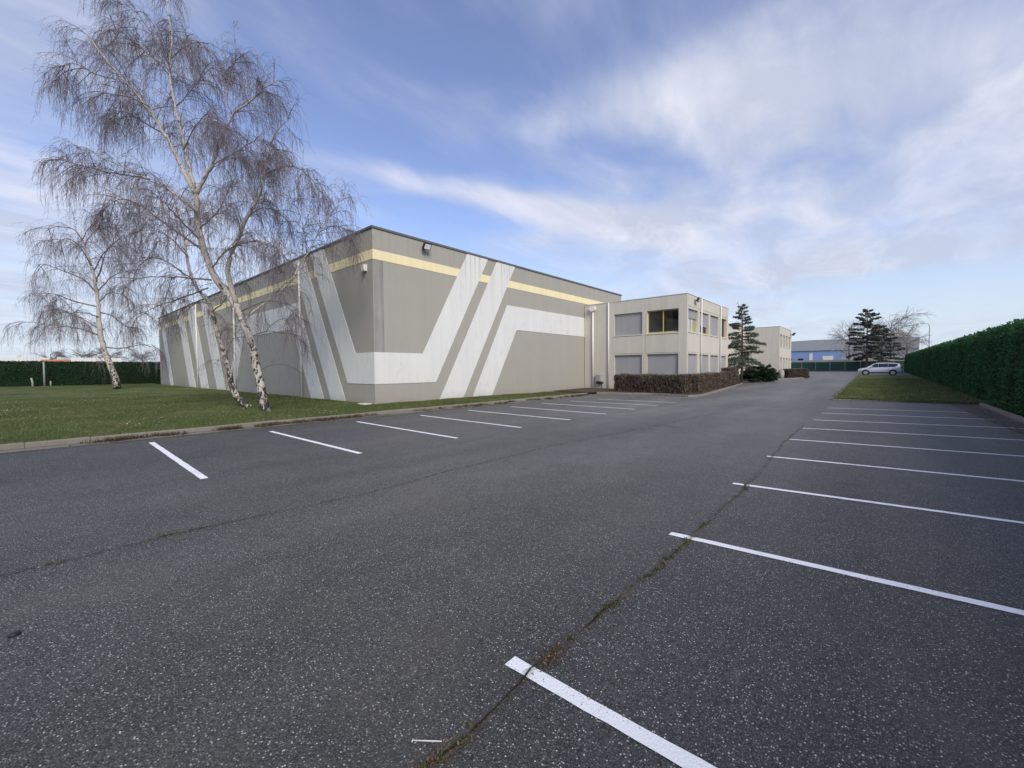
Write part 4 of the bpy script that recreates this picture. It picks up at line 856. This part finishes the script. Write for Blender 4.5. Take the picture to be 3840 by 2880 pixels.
house('house', over_hedge(75, -150), math.pi/2, 9, 7, 3.6, 1.3, 'cream_trim', 'pale house peeking over the left end of the left hedge')
for i, (x, y, h, lb) in enumerate(((-150, 3, 7.6, 'bare brown tree behind the left end of the left hedge'), (-145, 13, 7.4, 'bare brown tree over the orange roofed house'), (-152, 20, 7.8, 'bare brown tree behind the crown of the far birch'), (-140, -9, 8.5, 'bare reddish tree at the left edge of the picture'), (-146, 8, 7.0, 'low bare tree left of the orange roof'))):
    bare_tree('bare_tree', lb, (x, y, 0), h, 1.3, 40+i, 7, 'twig')
# posts before the left hedge
for x, y, h, r, nm, lb, mt in ((-70.3, .9, 2.75, .085, 'post', 'tall thin grey metal post in front of the left hedge', 'metal_grey'), (-69.6, 0.02, .95, .09, 'stake', 'short leaning wooden stake left of the tall grey post', 'stake'), (-69.6, 1.35, .6, .075, 'stake', 'low wooden stub right of the tall grey post', 'stake')):
    o = MB().tube([(0, 0, -.1), (-.12 if h == .95 else .02, 0, h*.5), (-.2 if h == .95 else .03, -.08 if h == .95 else 0, h)], [r, r*.95, r*.9], 8).build(nm, M[mt], None, True); o.location = (x, y, .08); tag(o, lb, nm)

# ------------------------------------------------------------------ parked car
def make_car(loc, rz, label):
    e = empty('parked_car', loc, rz); tag(e, label, 'car')         # local +x is the nose, wheels on z=0
    st = [(-2.32, .45, .95, 1.02, .78), (-2.24, .36, 1.02, 1.25, .84), (-2.05, .33, 1.05, 1.56, .88), (-1.6, .32, 1.06, 1.66, .90), (-.6, .30, 1.04, 1.70, .915), (.2, .30, 1.02, 1.68, .915), (.55, .30, 1.01, 1.62, .91), (1.05, .30, 1.00, 1.30, .90), (1.32, .30, .99, 1.06, .89), (1.75, .31, .95, .985, .86), (2.1, .33, .84, .88, .80), (2.28, .40, .70, .74, .70)]
    mb = MB(); rings = []
    for x, zb, zs, zr_, hw in st:
        tw = hw-.20 if zr_-zs > .25 else hw-.06-.14*(zr_-zs)/.25
        r = [(x, -hw*.93, zb), (x, -hw, zb+.22), (x, -hw, zs-.1), (x, -hw*.985, zs), (x, -tw, zr_-.05), (x, -tw+.1, zr_), (x, tw-.1, zr_), (x, tw, zr_-.05), (x, hw*.985, zs), (x, hw, zs-.1), (x, hw, zb+.22), (x, hw*.93, zb)]
        n = len(mb.v); mb.v += r; rings.append(n)
    for a, b in zip(rings[:-1], rings[1:]):
        for j in range(12): mb.f.append((a+j, a+(j+1) % 12, b+(j+1) % 12, b+j))
    mb.f += [tuple(rings[0]+j for j in range(12)), tuple(rings[-1]+j for j in reversed(range(12)))]
    mb.build('body', M['car_paint'], e, True)
    for s in (-1, 1):
        for poly in ([(.5, 1.57), (.98, 1.10), (.12, 1.08), (.12, 1.60)], [(.09, 1.60), (.09, 1.08), (-.88, 1.10), (-.88, 1.62)], [(-.91, 1.61), (-.91, 1.10), (-1.55, 1.14), (-1.92, 1.40), (-1.75, 1.56)]):
            pts = []
            for x, z in poly: t = (z-1.04)/.62; pts.append((x, s*(.905*(1-t)+.715*t+.012), z))
            MB().face(pts).build('side_window', M['car_glass'], e)
        MB().box(-1.25, 1.2, s*.92-.02, s*.92+.02, .30, .42).build('sill_trim', M['tyre'], e)
        MB().box(1.86, 2.2, s*.70-.1, s*.70+.1, .78, .88, .02).build('headlight', M['clear_lens'], e); MB().box(-2.34, -2.1, s*.72-.12, s*.72+.12, .98, 1.14, .02).build('taillight', M['red_lens'], e)
        MB().box(.70, .88, s*1.0-.09, s*1.0+.09, 1.06, 1.2, .02).build('door_mirror', M['car_paint'], e)
        MB().tube([(-1.7, s*.64, 1.68), (-.6, s*.66, 1.735), (.25, s*.66, 1.72)], .02, 6).build('roof_rail', M['metal_grey'], e)
        for x in (-1.38, 1.42):
            MB().tube([(x, s*.93, .37), (x, s*.945, .37)], .43, 20).build('wheel_arch', M['tyre'], e)
            t = MB().tube([(x, s*.74, .345), (x, s*.76, .345), (x, s*.95, .345), (x, s*.965, .345)], [.32, .345, .345, .31], 20).build('wheel', M['tyre'], e, True)
            rr = MB().tube([(x, s*.94, .345), (x, s*.972, .345)], [.235, .225], 20)
            rr.build('rim', M['rim'], t)
            MB().tube([(x, s*.972, .345), (x, s*.98, .345)], .05, 10).build('hub', M['tyre'], t)
    MB().face([(.60, -.66, 1.60), (1.08, -.74, 1.26), (1.08, .74, 1.26), (.60, .66, 1.60)]).build('windscreen', M['car_glass'], e).location = (.03, 0, .04)
    MB().box(2.2, 2.3, -.5, .5, .46, .66, .02).build('grille', M['tyre'], e); MB().box(-2.38, -2.2, -.8, .8, .36, .62, .03).build('rear_bumper', M['tyre'], e)
    return e
make_car((-.05, 77, zt(77)), math.pi, 'silver estate car parked nose left at the end of the small lawn')

# ------------------------------------------------------------------ small things on the asphalt
e = empty('white_stick', (-1.43, 1.07, .008), math.atan2(.08, .10)); tag(e, 'thin white plastic stick lying on the asphalt by the mossy crack', 'stick')
MB().tube([(-.065, 0, .003), (.06, 0, .003)], .0028, 6).build('shaft', M['plastic_white'], e, True); MB().tube([(-.067, -.008, .003), (-.067, .008, .003)], .003, 6).build('head', M['plastic_white'], e, True)
o = MB().tube([(0, 0, 0), (0, 0, .012), (0, 0, .018)], [.028, .026, .012], 14).build('survey_nail', M['metal_black'], None, True); o.location = (-3.95, -.12, .001); tag(o, 'round black stud set in the asphalt at the left edge', 'stud')
